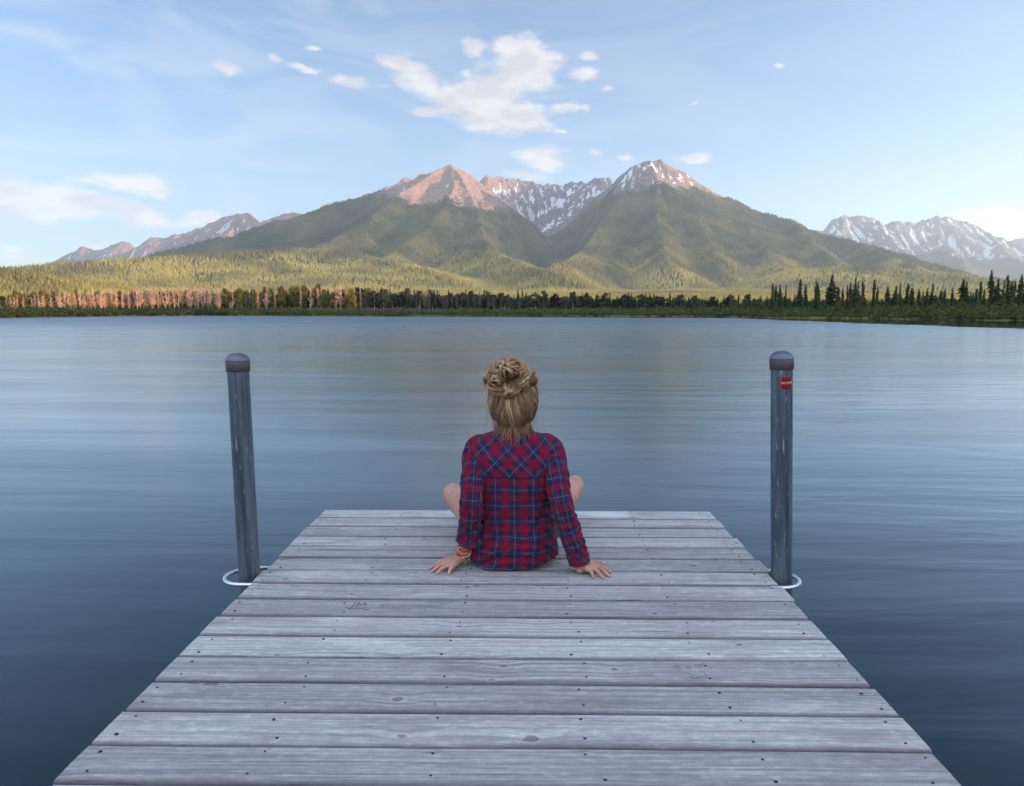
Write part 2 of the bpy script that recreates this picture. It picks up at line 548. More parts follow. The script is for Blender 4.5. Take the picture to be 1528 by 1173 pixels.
smask = k.map(k.math('ADD', a_s, k.math('MULTIPLY_ADD', k.noise(pos, 0.03, 4, 0.7), 0.8, -0.4)), 0.45, 0.6)
col = k.mix(smask, col, (0.78, 0.79, 0.82))
k.put(b.inputs['Base Color'], col)
k.put(b.inputs['Normal'], k.bump(k.math('ADD', n2, k.math('MULTIPLY', n3, 0.35)), 1.0, 45.0))

terrain = mesh_np('terrain', np.stack([GX, GY, GH], -1).reshape(-1, 3), grid_faces(NR, NC), [mt], smooth=True)
fattr(terrain, 'rock', ROCK); fattr(terrain, 'snow', SNOW); fattr(terrain, 'red', RED)
tag(terrain, 'forested twin peaked mountain with rocky snow streaked tops above a green valley floor', 'mountain', kind='structure')

def far_range(name, label, ridges, r0, r1, y0, y1, nc, nr, rockline, snowk, seed, ridge_amp=40, red=0.75):
    gr = np.linspace(r0, r1, nc); gy = np.linspace(y0, y1, nr)
    r, Y = np.meshgrid(gr, gy); X = r * Y
    h = np.full(X.shape, -200.0)
    for d in ridges:
        h = smax(h, ridge_h(X, Y, **d), 30.0)
    h = h + sstep(150, 500, h) * (22 * fbm(X / 350, Y / 350, 4) + ridge_amp * (ridged(X / 240, Y / 420, 3) - 0.6))
    o = mesh_np(name, np.stack([X, Y, h], -1).reshape(-1, 3), grid_faces(nr, nc), [mt], smooth=True)
    rk = sstep(-40, 60, h - (rockline + 90 * fbm(X / 400, Y / 400, 3)))
    conc = gsmooth(h, 8) - h
    s = sstep(0.1, 0.32, fbm(X / 60 + seed, Y / 300, 4) + 0.03 * conc + snowk) * rk
    fattr(o, 'rock', rk); fattr(o, 'snow', s); fattr(o, 'red', np.full(X.shape, red))
    tag(o, label, 'mountain', kind='structure')
    return o
far_range('mountain_range', 'distant pinkish rocky ridges running down to the left of the main mountain', [
  dict(pts=[(40,408,11000),(62,396,11000),(90,384,11000),(124,368,11000),(140,374,11000),(160,368,11000),(182,360,11000),(195,364,11000),(215,376,11000),(260,400,11000)], wfac=2.0, seed=31, G=.2, lam=420),
  dict(pts=[(150,392,9500),(190,372,9500),(225,354,9500),(245,353,9500),(262,347,9500),(285,362,9500),(330,380,9500)], wfac=2.0, seed=32, G=.2, lam=400),
  dict(pts=[(262,352,9900),(290,341,9900),(305,339,9900),(325,345,9900)], wfac=1.6, seed=37, G=.2, lam=400),
  dict(pts=[(200,392,8200),(250,365,8200),(300,338,8200),(330,323,8200),(355,318,8200),(372,319,8200),(384,326,8300),(410,345,8400),(440,360,8400)], wfac=2.0, seed=33, G=.22, lam=330),
  dict(pts=[(355,318,8200),(345,340,7700),(320,365,7200)], wfac=1.7, seed=34, G=.10, lam=260),
  dict(pts=[(370,340,8000),(400,326,8000),(430,315,8000),(437,313,8000),(447,317,8000),(470,318,8000),(500,306,8000),(545,288,8000),(556,286,8000),(585,280,8000),(603,263,8000),(615,266,8000),(640,275,8000)], wfac=1.8, seed=35, G=.10, lam=300),
], -0.75, -0.08, 6600, 12500, 620, 260, 560, -0.32, 3.0, 26, 1.0)  # rock reddened throughout: the sun's warmth is put into its colour
far_range('mountain_range', 'hazy blue snow streaked mountains rising at the right of the view', [
  dict(pts=[(1190,350,10500),(1215,343,10500),(1232,338,10400),(1245,325,10300),(1262,319,10300),(1285,321,10300),(1303,324,10300),(1312,332,10300),(1330,328,10200),(1345,333,10200),(1368,334,10200)], wfac=1.9, seed=41, G=.24, lam=380),
  dict(pts=[(1262,319,10300),(1255,345,9700),(1270,375,9000)], wfac=1.6, seed=45, G=.10, lam=260),
  dict(pts=[(1310,326,10200),(1320,345,9600),(1345,370,9000),(1370,395,8400)], wfac=1.5, seed=42, G=.2, lam=260),
  dict(pts=[(1345,333,11200),(1372,330,11200),(1395,322,11200),(1415,321,11200),(1432,327,11200),(1458,338,11200),(1475,347,11100),(1500,358,11000),(1540,374,10800),(1580,390,10700),(1640,410,10500)], wfac=1.9, seed=43, G=.24, lam=380),
  dict(pts=[(1380,336,10800),(1400,352,10000),(1425,372,9300),(1440,398,8700)], wfac=1.5, seed=44, G=.2, lam=240),
  dict(pts=[(1475,347,11100),(1500,372,10300),(1530,395,9500)], wfac=1.6, seed=46, G=.2, lam=240),
  dict(pts=[(1480,362,12300),(1528,354,12300),(1600,345,12300),(1700,352,12300)], wfac=1.8, seed=47, G=.2, lam=300),
], 0.30, 0.98, 7600, 13500, 620, 260, 700, -0.10, 8.0, 50, 0.05)  # rock kept grey: the shadow on this range is put into its colour

# ground sheet under everything, out to the horizon
gm, k, b = material('lake_mud', (0.06, 0.06, 0.045), 0.95, spec=0.1)
k.put(b.inputs['Base Color'], k.mix(k.noise(k.pos(), 0.05, 4), (0.05, 0.055, 0.04), (0.09, 0.08, 0.06)))
g = mesh_np('ground', [(-30000,-30000,-3.2),(30000,-30000,-3.2),(30000,30000,-3.2),(-30000,30000,-3.2)], np.array([[0,1,2,3]]), [gm])
tag(g, kind='structure')

# hill behind the viewer's right shoulder: it keeps the low sun off the dock and the near shore
hu = np.linspace(-1500, 1500, 160); hl = np.linspace(-185, 185, 60)
HU, HL = np.meshgrid(hu, hl)
top = np.interp(HU, [-1500,-700, 0, 80, 140, 200, 260, 400, 520], [80, 104, 108, 108, 107.5, 105.2, 104, 45, -2])
HH = top * np.clip(1 - np.abs(HL) / 172, 0, 1) ** 1.1 + 2.0 * fbm(HU / 120, HL / 120, 4) * sstep(0, 200, np.abs(HL)) - 3.0
lx, ly = -math.sin(R(SUN_AZ)), -math.cos(R(SUN_AZ))      # the way the light travels over the ground
ux, uy = -ly, lx
if uy < 0: ux, uy = -ux, -uy
HD = -560.0
HXX = (HD + HL) * lx + HU * ux; HYY = (HD + HL) * ly + HU * uy
hill = mesh_np('hill', np.stack([HXX, HYY, HH], -1).reshape(-1, 3), grid_faces(60, 160), [mt], smooth=True)
for n_ in ('rock', 'snow', 'red'):
    fattr(hill, n_, np.zeros(HH.size))
tag(hill, kind='structure')

# ------------------------------------------------------------------ water
wm, k, b = material('lake_water', (0.0003, 0.008, 0.015), 0.12)
b.inputs['IOR'].default_value = 1.28
pos = k.pos(); x, y, z = k.xyz(pos)
# wind-sheltered strip along the right and far shore keeps its mirror surface
nn = k.noise(k.mul(pos, (0.03, 0.10, 1)), 1.0, 3)
nn = k.math('MULTIPLY_ADD', nn, 10.0, -5.0)
c1 = k.map(k.math('ADD', x, nn), 38, 44)
c2 = k.map(k.math('ADD', k.math('MULTIPLY_ADD', x, 0.5, y), nn), 160, 172)
calm = k.math('MAXIMUM', k.math('MULTIPLY', c1, k.map(y, 40, 58)), c2)
sp = k.node('ShaderNodeMapping'); k.put(sp.inputs['Vector'], pos)
sp.inputs['Rotation'].default_value = (0, 0, R(-20)); sp.inputs['Scale'].default_value = (0.32, 1.5, 1)
w1 = k.noise(sp.outputs[0], 1.5, 3, 0.5, 0.5)
sp2 = k.node('ShaderNodeMapping'); k.put(sp2.inputs['Vector'], pos)
sp2.inputs['Rotation'].default_value = (0, 0, R(8)); sp2.inputs['Scale'].default_value = (0.25, 1.7, 1)
w1b = k.noise(sp2.outputs[0], 1.1, 3, 0.5, 0.4)
rightside = k.map(x, -1.0, 4.0)
w1 = k.math('ADD', k.math('MULTIPLY', w1, k.math('MULTIPLY_ADD', rightside, 0.9, 0.2)), k.math('MULTIPLY', w1b, 0.45))
w2 = k.noise(k.mul(pos, (0.06, 0.34, 1)), 1.0, 3, 0.5, 0.2)
hgt = k.math('ADD', k.math('MULTIPLY', w1, 0.9), k.math('MULTIPLY', w2, k.map(y, 20, 90, 2.0, 0.5)))
st = k.map(calm, 0.0, 1.0, 0.065, 0.01)
k.put(b.inputs['Normal'], k.bump(hgt, st, 0.25))
far = k.map(y, 25, 110)
# breeze patches: long soft streaks of slightly rougher water
rp = k.noise(k.mul(pos, (0.05, 0.28, 1)), 1.0, 4, 0.6, 0.6)
rp2 = k.noise(sp.outputs[0], 0.5, 4, 0.6, 0.6)
rg = k.map(k.math('ADD', k.math('MULTIPLY', rp, 0.6), k.math('MULTIPLY', rp2, 0.4)), 0.30, 0.70, 0.14, 0.24)
rg = k.math('ADD', rg, k.math('MULTIPLY', far, 0.16))
k.put(b.inputs['Roughness'], k.mix(calm, rg, (0.03, 0.03, 0.03)))
b.inputs['Coat Weight'].default_value = 1.0
b.inputs["Coat IOR"].default_value = 1.21
b.inputs['Specular Tint'].default_value = (0.55, 0.85, 1.0, 1)
b.inputs['Coat Tint'].default_value = (0.74, 0.90, 1.0, 1)
k.put(b.inputs['Coat Roughness'], k.mix(calm, k.math('MULTIPLY', rg, 1.1), (0.03, 0.03, 0.03)))
k.put(b.inputs['Coat Normal'], b.inputs['Normal'].links[0].from_socket)
wv = [(-2500,-2000,0),(2500,-2000,0),(2500,400,0),(-2500,400,0)]
water = mesh_np('water', wv, np.array([[0,1,2,3]]), [wm])
tag(water, 'calm blue mountain lake with softly blurred ripples', 'lake', kind='structure')
# ------------------------------------------------------------------ forest on the slopes (one mass of small trees)
def visible_mask(X, Y, Ztop):
    el = (GH - EYE) / GY
    cm = np.maximum.accumulate(el, 0)
    xi = np.clip(((X / Y + 1.15) / 2.3 * (NC - 1)).astype(int), 0, NC - 1)
    yi = np.clip(np.searchsorted(gy_, Y) - 2, 0, NR - 1)
    return (Ztop + 3 - EYE) / Y > cm[yi, xi]

def tree_cloud(name, N, ylo, yhi, power, label, hlo, hhi, two):
    u = rng.random(N)
    Y = (ylo ** power + u * (yhi ** power - ylo ** power)) ** (1 / power)
    Rr = rng.uniform(-0.86, 0.84, N)
    X = Rr * Y
    Z = sample_h(X, Y)
    rock = ROCK[np.clip(np.searchsorted(gy_, Y) - 1, 0, NR - 1), np.clip(((Rr + 1.15) / 2.3 * (NC - 1)).astype(int), 0, NC - 1)]
    clump = fbm(X / 160, Y / 160, 3)
    keep = (rng.random(N) > rock * 1.25) & (rng.random(N) < 0.75 + 0.5 * clump) & (Z > 0.3)
    keep &= visible_mask(X, Y, Z + hhi)
    keep &= Z < tl_at(X, Y) + 90
    X, Y, Z = X[keep], Y[keep], Z[keep]
    n = len(X)
    H = rng.uniform(hlo, hhi, n) * (1 + 0.25 * fbm(X / 300, Y / 300, 2))
    Rd = H * rng.uniform(0.17, 0.27, n)
    ang = rng.uniform(0, 6.28, n)
    K = 5
    tiers = [(0.0, 1.0, 1.0)] if not two else [(0.05, 0.62, 1.0), (0.36, 1.0, 0.66)]
    V = []; Fc = []; base = 0
    for (z0, z1, rr) in tiers:
        ring = []
        for j in range(K):
            a = ang + 2 * np.pi * j / K
            ring.append(np.stack([X + np.cos(a) * Rd * rr, Y + np.sin(a) * Rd * rr, Z + z0 * H - 0.5], -1))
        apex = np.stack([X, Y, Z + z1 * H], -1)
        vv = np.stack(ring + [apex], 1).reshape(-1, 3)
        V.append(vv)
        idx = base + np.arange(n)[:, None] * (K + 1)
        for j in range(K):
            Fc.append(np.concatenate([idx + j, idx + (j + 1) % K, idx + K], 1))
        base += n * (K + 1)
    V = np.concatenate(V); Fc = np.concatenate(Fc)
    o = mesh_np(name, V, Fc, [foliage_far], smooth=False)
    sp = np.clip(0.5 + 0.9 * fbm(X / 260 + 4, Y / 260, 3) + rng.normal(0, 0.22, n), 0, 1)
    low = 1 - sstep(60, 420, Z)
    val = np.clip(sp * 0.6 + low * 0.62 - 0.08, 0, 1)
    fattr(o, 'tone', np.tile(np.repeat(val, K + 1), len(tiers)))
    tag(o, label, 'forest', kind='stuff')
    return o

def tl_at(X, Y):
    yi = np.clip(np.searchsorted(gy_, Y) - 1, 0, NR - 1)
    xi = np.clip(((X / Y + 1.15) / 2.3 * (NC - 1)).astype(int), 0, NC - 1)
    return tl[yi, xi]

foliage_far, k, b = material('slope_foliage', rough=0.9, spec=0.15)
t = k.attr('tone').outputs['Fac']
k.put(b.inputs['Base Color'], k.ramp(t, [(0.0, (0.045, 0.050, 0.030)), (0.4, (0.11, 0.100, 0.045)), (0.75, (0.235, 0.19, 0.055)), (1.0, (0.35, 0.285, 0.070))]))
tree_cloud('slope_forest', 330000, 2200, 5700, 2.0, 'dense conifer forest covering the mountain slopes up to the tree line', 11, 17, False)
tree_cloud('valley_forest', 190000, 620, 2300, 1.6, 'sunlit yellow green conifer forest covering the foothills and valley floor', 6, 9.5, True)

# ------------------------------------------------------------------ haze
hz = bpy.data.materials.new('air_haze'); hz.use_nodes = True
hz.node_tree.nodes.clear(); k = NT(hz.node_tree)
pv = k.node('ShaderNodeVolumePrincipled'); pv.inputs['Color'].default_value = (0.62, 0.80, 1.0, 1)
pv.inputs['Density'].default_value = 0.000054; pv.inputs['Anisotropy'].default_value = 0.3
out = k.node('ShaderNodeOutputMaterial'); k.l.new(pv.outputs[0], out.inputs['Volume'])
m = MB(); m.box((-14000, -6000, -6), (16000, 13800, 1900))
ho = m.build('haze', hz, smooth=False)
tag(ho, kind='stuff')
# ------------------------------------------------------------------ trees on the shore
barkm, k, b = material('spruce_bark', (0.07, 0.055, 0.045), 0.9, spec=0.1)
needle, k, b = material('spruce_needles', rough=0.85, spec=0.15)
on = k.node('ShaderNodeObjectInfo').outputs['Random']
t = k.attr('tone').outputs['Fac']
c = k.ramp(t, [(0, (0.022, 0.036, 0.020)), (0.6, (0.045, 0.065, 0.028)), (1, (0.085, 0.10, 0.035))])
c = k.mix(k.math('MULTIPLY', on, .45), c, (0.05, 0.06, 0.022))
k.put(b.inputs['Base Color'], c)
larch_m, k, b = material('young_larch_needles', rough=0.85, spec=0.15)
on = k.node('ShaderNodeObjectInfo').outputs['Random']; t = k.attr('tone').outputs['Fac']
k.put(b.inputs['Base Color'], k.mix(on, k.ramp(t, [(0, (0.075, 0.085, 0.022)), (1, (0.16, 0.16, 0.035))]), (0.13, 0.12, 0.03)))
leaf_m, k, b = material('spring_leaves', rough=0.8, spec=0.2)
on = k.node('ShaderNodeObjectInfo').outputs['Random']; t = k.attr('tone').outputs['Fac']
k.put(b.inputs['Base Color'], k.mix(k.math('MULTIPLY', on, .8), k.ramp(t, [(0, (0.05, 0.07, 0.018)), (1, (0.17, 0.17, 0.035))]), (0.20, 0.14, 0.035)))
pale_m, k, b = material('sunlit_aspen_bark', rough=0.85, spec=0.15)
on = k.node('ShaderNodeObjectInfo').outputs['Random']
k.put(b.inputs['Base Color'], k.mix(on, (0.68, 0.45, 0.36), (0.55, 0.33, 0.19)))  # the low sun's pink glow is put into this bark colour
shaded_m, k, b = material('shaded_bare_bark', (0.15, 0.125, 0.115), 0.9, spec=0.1)  # darker copy of the bare bark, the band's shade put into its colour
dleaf_m, k, b = material('dark_broadleaf', rough=0.85, spec=0.15)
on = k.node('ShaderNodeObjectInfo').outputs['Random']; t = k.attr('tone').outputs['Fac']
k.put(b.inputs['Base Color'], k.mix(k.math('MULTIPLY', on, .5), k.ramp(t, [(0, (0.03, 0.045, 0.025)), (1, (0.075, 0.10, 0.05))]), (0.08, 0.09, 0.07)))

def tris_obj(name, V, mat, parent, tone):
    V = np.asarray(V, np.float32).reshape(-1, 3)
    o = mesh_np(name, V, np.arange(len(V)).reshape(-1, 3), [mat], parent)
    fattr(o, 'tone', np.repeat(tone, 3)[:len(V)])
    return o

def spruce_tris(r, width, gap, n_lvl=34, droop=.35):
    V = []; T = []
    for L in range(n_lvl):
        f = L / (n_lvl - 1)
        z = .05 + .93 * f ** .92
        reach = width * (1 - f) ** .78 * (.65 + .35 * math.sin(f * 9 + gap)) * r.uniform(.75, 1.15) + .012
        nb = max(4, int(9 * (1 - f) + 3))
        for q in range(nb):
            if r.random() < .14: continue
            a = r.uniform(0, 6.283); ln = reach * r.uniform(.55, 1.15)
            ca, sa = math.cos(a), math.sin(a)
            dz = -droop * ln
            seg = 3
            for s in range(seg):
                for side in (-1, 1, 0):
                    r0 = ln * s / seg; r1 = ln * (s + 1.25) / seg
                    wd = .028 * (1.3 - s / seg) + .012
                    z0 = z + dz * (s / seg) ** 1.2 + r.uniform(-.006, .006); z1 = z + dz * ((s + 1) / seg) ** 1.2 + .008
                    px_, py_ = -sa * side, ca * side
                    V += [(ca * r0, sa * r0, z0 + .008), (ca * r1, sa * r1, z1), (ca * (r0 + r1) / 2 + px_ * wd, sa * (r0 + r1) / 2 + py_ * wd, (z0 + z1) / 2 - .022 - .02 * (side == 0))]
                    T.append(r.uniform(.1, .6) + .4 * s / seg)
    V += [(-.008, 0, .93), (.008, 0, .93), (0, 0, 1.0), (0, -.008, .93), (0, .008, .93), (0, 0, 1.0)]; T += [.4, .4]
    return V, T
def crown_tris(r, rx, z0, z1, n, leaf, clumps=16, narrow=1.0):
    V = []; T = []
    cl = []
    for i in range(clumps):
        a = r.uniform(0, 6.283); f = r.random(); z = z0 + (z1 - z0) * f
        w = rx * math.sin(math.pi * (.18 + .74 * f)) * narrow
        q = r.uniform(.2, 1)
        cl.append((math.cos(a) * w * q, math.sin(a) * w * q, z, r.uniform(.5, 1.1) * rx * .55, r.random()))
    for i in range(n):
        c = r.choice(cl)
        d = Vector((r.gauss(0, 1), r.gauss(0, 1), r.gauss(0, 1))); d.normalize(); d *= c[3] * r.random() ** .4
        p = Vector(c[:3]) + Vector((d.x, d.y, d.z * 1.2))
        a = Vector((r.gauss(0, 1), r.gauss(0, 1), r.gauss(0, 1))).normalized(); b_ = a.orthogonal().normalized()
        V += [p + a * leaf, p + b_ * leaf * .8, p - a * leaf * .5 - b_ * leaf * .6]
        T.append(min(1, max(0, c[4] * .6 + r.uniform(0, .4))))
    return V, T
def trunk_obj(h, r0, mat, parent, r, lean=.0):
    m = MB(); pts = [(lean * math.sin(f * 2.2), lean * .5 * math.sin(f * 3), h * f) for f in [i / 7 for i in range(8)]]
    m.tube(pts, [r0 * (1 - .85 * i / 7) for i in range(8)], 6)
    return m.build('trunk', mat, parent)
def bare_obj(r, parent, mat, dens=1.0, spread=.15):
    """thin ascending limbs with many twigs"""
    m = MB()
    tw = []
    for i in range(int(46 * dens)):
        f = r.uniform(.22, .98); z = f
        a = r.uniform(0, 6.283); ln = spread * (1.25 - f) * r.uniform(.5, 1.25)
        d = Vector((math.cos(a), math.sin(a), r.uniform(.7, 1.7))).normalized()
        p0 = Vector((0, 0, z * .97)); p1 = p0 + d * ln * .6 + Vector((0, 0, 0)); p2 = p1 + (d + Vector((0, 0, .5))).normalized() * ln * .5
        m.tube([p0, p1, p2], [.0055, .0035, .0015], 3)
        for q in range(7):
            s = r.uniform(.25, 1); pb = p0.lerp(p2, s); dd = (d + Vector((r.gauss(0, .6), r.gauss(0, .6), r.uniform(0, .7)))).normalized()
            e = pb + dd * ln * r.uniform(.25, .55)
            sd = dd.orthogonal().normalized() * .0050
            tw += [pb + sd, pb - sd, e]
            for q2 in range(2):
                pc = pb.lerp(e, r.uniform(.3, .9)); d2 = (dd + Vector((r.gauss(0, .7), r.gauss(0, .7), r.uniform(0, .5)))).normalized()
                s2 = d2.orthogonal().normalized() * .0042
                tw += [pc + s2, pc - s2, pc + d2 * ln * r.uniform(.12, .3)]
    base = len(m.v)
    m.v.extend([tuple(p) for p in tw]); 
    for i in range(0, len(tw), 3):
        m.f.append((base + i, base + i + 1, base + i + 2)); m.m.append(0)
    return m.build('branches', mat, parent, smooth=False)

protos = {}
def proto(kind, i):
    r = random.Random(hash((len(kind), ord(kind[0]), i)) & 0xffff)
    root = empty(kind, (0, 0, 0))
    if kind == 'spruce_tree':
        trunk_obj(.97, .017, barkm, root, r)
        V, T = spruce_tris(r, [.13, .17, .21, .15, .24, .11][i % 6], i * 1.3, 34 + (i % 3) * 6, .25 + .2 * (i % 3))
        tris_obj('crown', V, needle, root, T)
    elif kind == 'larch_tree':
        trunk_obj(.95, .014, barkm, root, r)
        V, T = spruce_tris(r, [.20, .25, .17][i % 3], i * 2.1, 30, .05)
        tris_obj('crown', V, larch_m, root, T)
    elif kind == 'broadleaf_tree':
        trunk_obj(.8, .018, barkm, root, r, .01)
        V, T = crown_tris(r, .20, .26, .90, 1700, .026, 22)
        tris_obj('crown', V, leaf_m, root, T)
    elif kind == 'aspen_tree':
        trunk_obj(.85, .014, pale_m, root, r, .01)
        V, T = crown_tris(r, .15, .34, .92, 1500, .024, 20)
        tris_obj('crown', V, dleaf_m, root, T)
    elif kind == 'bare_tree':
        bm_ = shaded_m if i >= 10 else pale_m
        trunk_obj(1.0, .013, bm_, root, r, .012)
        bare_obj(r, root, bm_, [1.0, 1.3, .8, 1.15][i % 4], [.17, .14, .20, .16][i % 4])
    return root
used = {}
def place(kind, var, x, y, h, label, cat, group, wide=1.0):
    key = (kind, var)
    if key not in protos:
        protos[key] = proto(kind, var); o = protos[key]
    else:
        o = copy_tree(protos[key])
    z = float(sample_h(np.array([x]), np.array([y]))[0])
    o.location = (x, y, z - .05)
    o.scale = (h * wide, h * wide, h)
    o.rotation_euler = (R(tr.uniform(-2, 2)), R(tr.uniform(-2, 2)), tr.uniform(0, 6.28))
    tag(o, label, cat, group)
    return o
tr = random.Random(21)
def spot(px, off):
    """a place `off` metres behind the shoreline, in the direction of this picture column"""
    v = ray(px, 470); r_ = v.x / v.y
    Y = float(shore_y(np.array([r_]))[0]) + off
    return r_ * Y, Y
def top_h(px, py, x, y):
    z = float(sample_h(np.array([x]), np.array([y]))[0])
    return max(1.5, P(px, py, y).z - z)

# --- right shore: the spruces that stand out against the mountain, one by one
RIGHT = [(80,120),(100,130),(128,126),(152,132),(235,97),(272,128),(330,108),(347,115),(423,72),(450,142),(462,145),(487,152),(515,130),(527,115),(552,94),(570,108),(600,106),(660,100),(680,140),(740,140),(780,135),(808,120),(850,122),(872,148),(885,150),(920,155),(962,146),(993,122),(1045,165),(1072,160),(1108,145),(1165,96),(1188,110),(1218,168),(1250,150),(1275,110),(1295,155),(1335,45),(1365,90),(1398,105),(1425,73),(1447,108),(1467,106),(1495,70),(1523,118)]
WIDE = {423: 1.45, 1165: 1.6, 1335: 1.0, 235: 1.2, 850: 1.3, 740: 1.2}
side = {}
for n_, (cx, cy) in enumerate(RIGHT):
    px, py = 1130 + cx * 398 / 1528, 390 + cy * 110 / 422
    x, y = spot(px, tr.uniform(7, 16))
    h = top_h(px, py, x, y)
    sz = 'very tall' if cy < 80 else 'tall' if cy < 112 else 'medium' if cy < 135 else 'short'
    if cx == 1335: lab = 'tallest narrow dark spruce near the right edge, standing highest above the shore trees'
    elif cx == 423: lab = 'broad dark spruce rising alone left of centre of the right shore'
    elif cx == 235: lab = 'tall straight dark spruce, the highest at the left end of the right shore'
    elif cx == 1165: lab = 'wide bushy topped dark spruce below the end of the brown mountain foot'
    elif cx == 1495: lab = 'very tall dark spruce nearest the right edge of the photo'
    elif cx == 1425: lab = 'very tall dark spruce midway between the tallest one and the right edge'
    elif cx == 80: lab = 'dark spruce that is leftmost of the ones standing out on the right shore'
    else:
        zone = 'near the right edge of the photo' if cx > 1300 else 'below the hill foot on the right shore' if cx > 1000 else 'in the middle of the right shore' if cx > 620 else 'in the left half of the right shore' if cx > 280 else 'at the left end of the right shore'
        lab = '%s pointed dark spruce %s, against the mountain' % (sz, zone)
    place('spruce_tree', n_ % 6, x, y, h, lab, 'spruce tree', 'dark spruces lining the right shore', WIDE.get(cx, tr.uniform(.85, 1.15)) * (1.15 if h < 6 else 1.0))
ZONES = [(60, 'at the left edge of the photo'), (180, 'in from the left edge'), (290, 'halfway to the left post'), (420, 'above the left post'), (520, 'just right of the left post'), (620, 'between left post and person'),
         (710, 'left of the person\'s head'), (820, 'above the person\'s head'), (920, 'right of the person\'s head'), (1010, 'between person and right post'), (1110, 'just left of the right post'),
         (1225, 'above the right post'), (1330, 'a little right of the right post'), (1430, 'halfway to the right edge'), (1700, 'at the right edge of the photo')]
def fill(kind, nvar, n, x0, x1, off, tops, jit, label, cat, group, wide=(.9, 1.2)):
    for i in range(n):
        px = x0 + (x1 - x0) * (i + tr.uniform(-.5, 1.5)) / n
        x, y = spot(px, tr.uniform(*off))
        py = np.interp(px, [t_[0] for t_ in tops], [t_[1] for t_ in tops]) + tr.uniform(-jit * .6, jit)
        h = top_h(px, py, x, y); zone = [z_[1] for z_ in ZONES if px < z_[0]][0]
        mid = np.interp(px, [t_[0] for t_ in tops], [t_[1] for t_ in tops]) + jit * .2
        sz = 'tall ' if py < mid - jit * .3 else 'short ' if py > mid + jit * .35 else 'middling '
        place(kind, tr.randrange(nvar) + (10 if 'grey' in label and kind == 'bare_tree' else 0), x, y, h, sz + label + ', ' + zone, cat, group, tr.uniform(*wide))
T_ = [(0, 438), (100, 436), (250, 434), (500, 432), (560, 432), (620, 434), (700, 436), (850, 437), (960, 440), (1010, 442), (1100, 441), (1160, 441), (1528, 436)]
fill('spruce_tree', 6, 62, 1110, 1545, (6, 26), [(1110, 442), (1528, 438)], 12, 'dark spruce low among the right shore spruces', 'spruce tree', 'small spruces packed on the right shore', (1.0, 1.4))
fill('spruce_tree', 6, 58, 1120, 1550, (14, 30), [(1120, 444), (1528, 443)], 8, 'dark spruce far back on the right shore', 'spruce tree', 'back row spruces on the right shore', (1.3, 1.8))
fill('larch_tree', 3, 62, 1060, 1545, (3, 9), [(1060, 448), (1528, 446)], 11, 'yellow green larch', 'larch tree', 'young larches along the right shore', (.9, 1.3))
fill('spruce_tree', 6, 92, 540, 1140, (18, 34), T_, 9, 'dark spruce in the shaded band', 'spruce tree', 'spruces in the shaded middle band', (.9, 1.3))
fill('aspen_tree', 4, 80, 510, 1130, (15, 30), T_, 8, 'grey green aspen in the shaded band', 'aspen tree', 'aspens in the shaded middle band', (1.3, 2.0))
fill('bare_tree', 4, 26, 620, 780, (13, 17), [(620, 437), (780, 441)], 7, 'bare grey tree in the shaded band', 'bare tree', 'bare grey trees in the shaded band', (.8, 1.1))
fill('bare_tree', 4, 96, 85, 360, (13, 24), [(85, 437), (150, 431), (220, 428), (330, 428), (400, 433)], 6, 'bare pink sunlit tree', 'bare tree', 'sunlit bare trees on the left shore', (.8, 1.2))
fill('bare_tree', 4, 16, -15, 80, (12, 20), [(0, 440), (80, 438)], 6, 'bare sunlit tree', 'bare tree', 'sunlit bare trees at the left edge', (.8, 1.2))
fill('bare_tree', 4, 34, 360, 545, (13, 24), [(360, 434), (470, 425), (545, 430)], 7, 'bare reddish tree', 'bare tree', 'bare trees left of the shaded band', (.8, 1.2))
fill('broadleaf_tree', 4, 48, -20, 330, (20, 40), [(-20, 436), (330, 436)], 8, 'yellow green tree behind bare trees', 'tree', 'yellow green trees of the left shore', (.9, 1.4))
fill('broadleaf_tree', 4, 44, 330, 560, (12, 34), [(330, 434), (450, 426), (560, 434)], 9, 'orange green budding tree', 'tree', 'budding trees left of the shaded band', (.9, 1.4))
fill('spruce_tree', 6, 36, -10, 560, (9, 22), [(-10, 444), (560, 434)], 12, 'dark spruce between sunlit trees', 'spruce tree', 'dark spruces on the left shore', (1.0, 1.5))

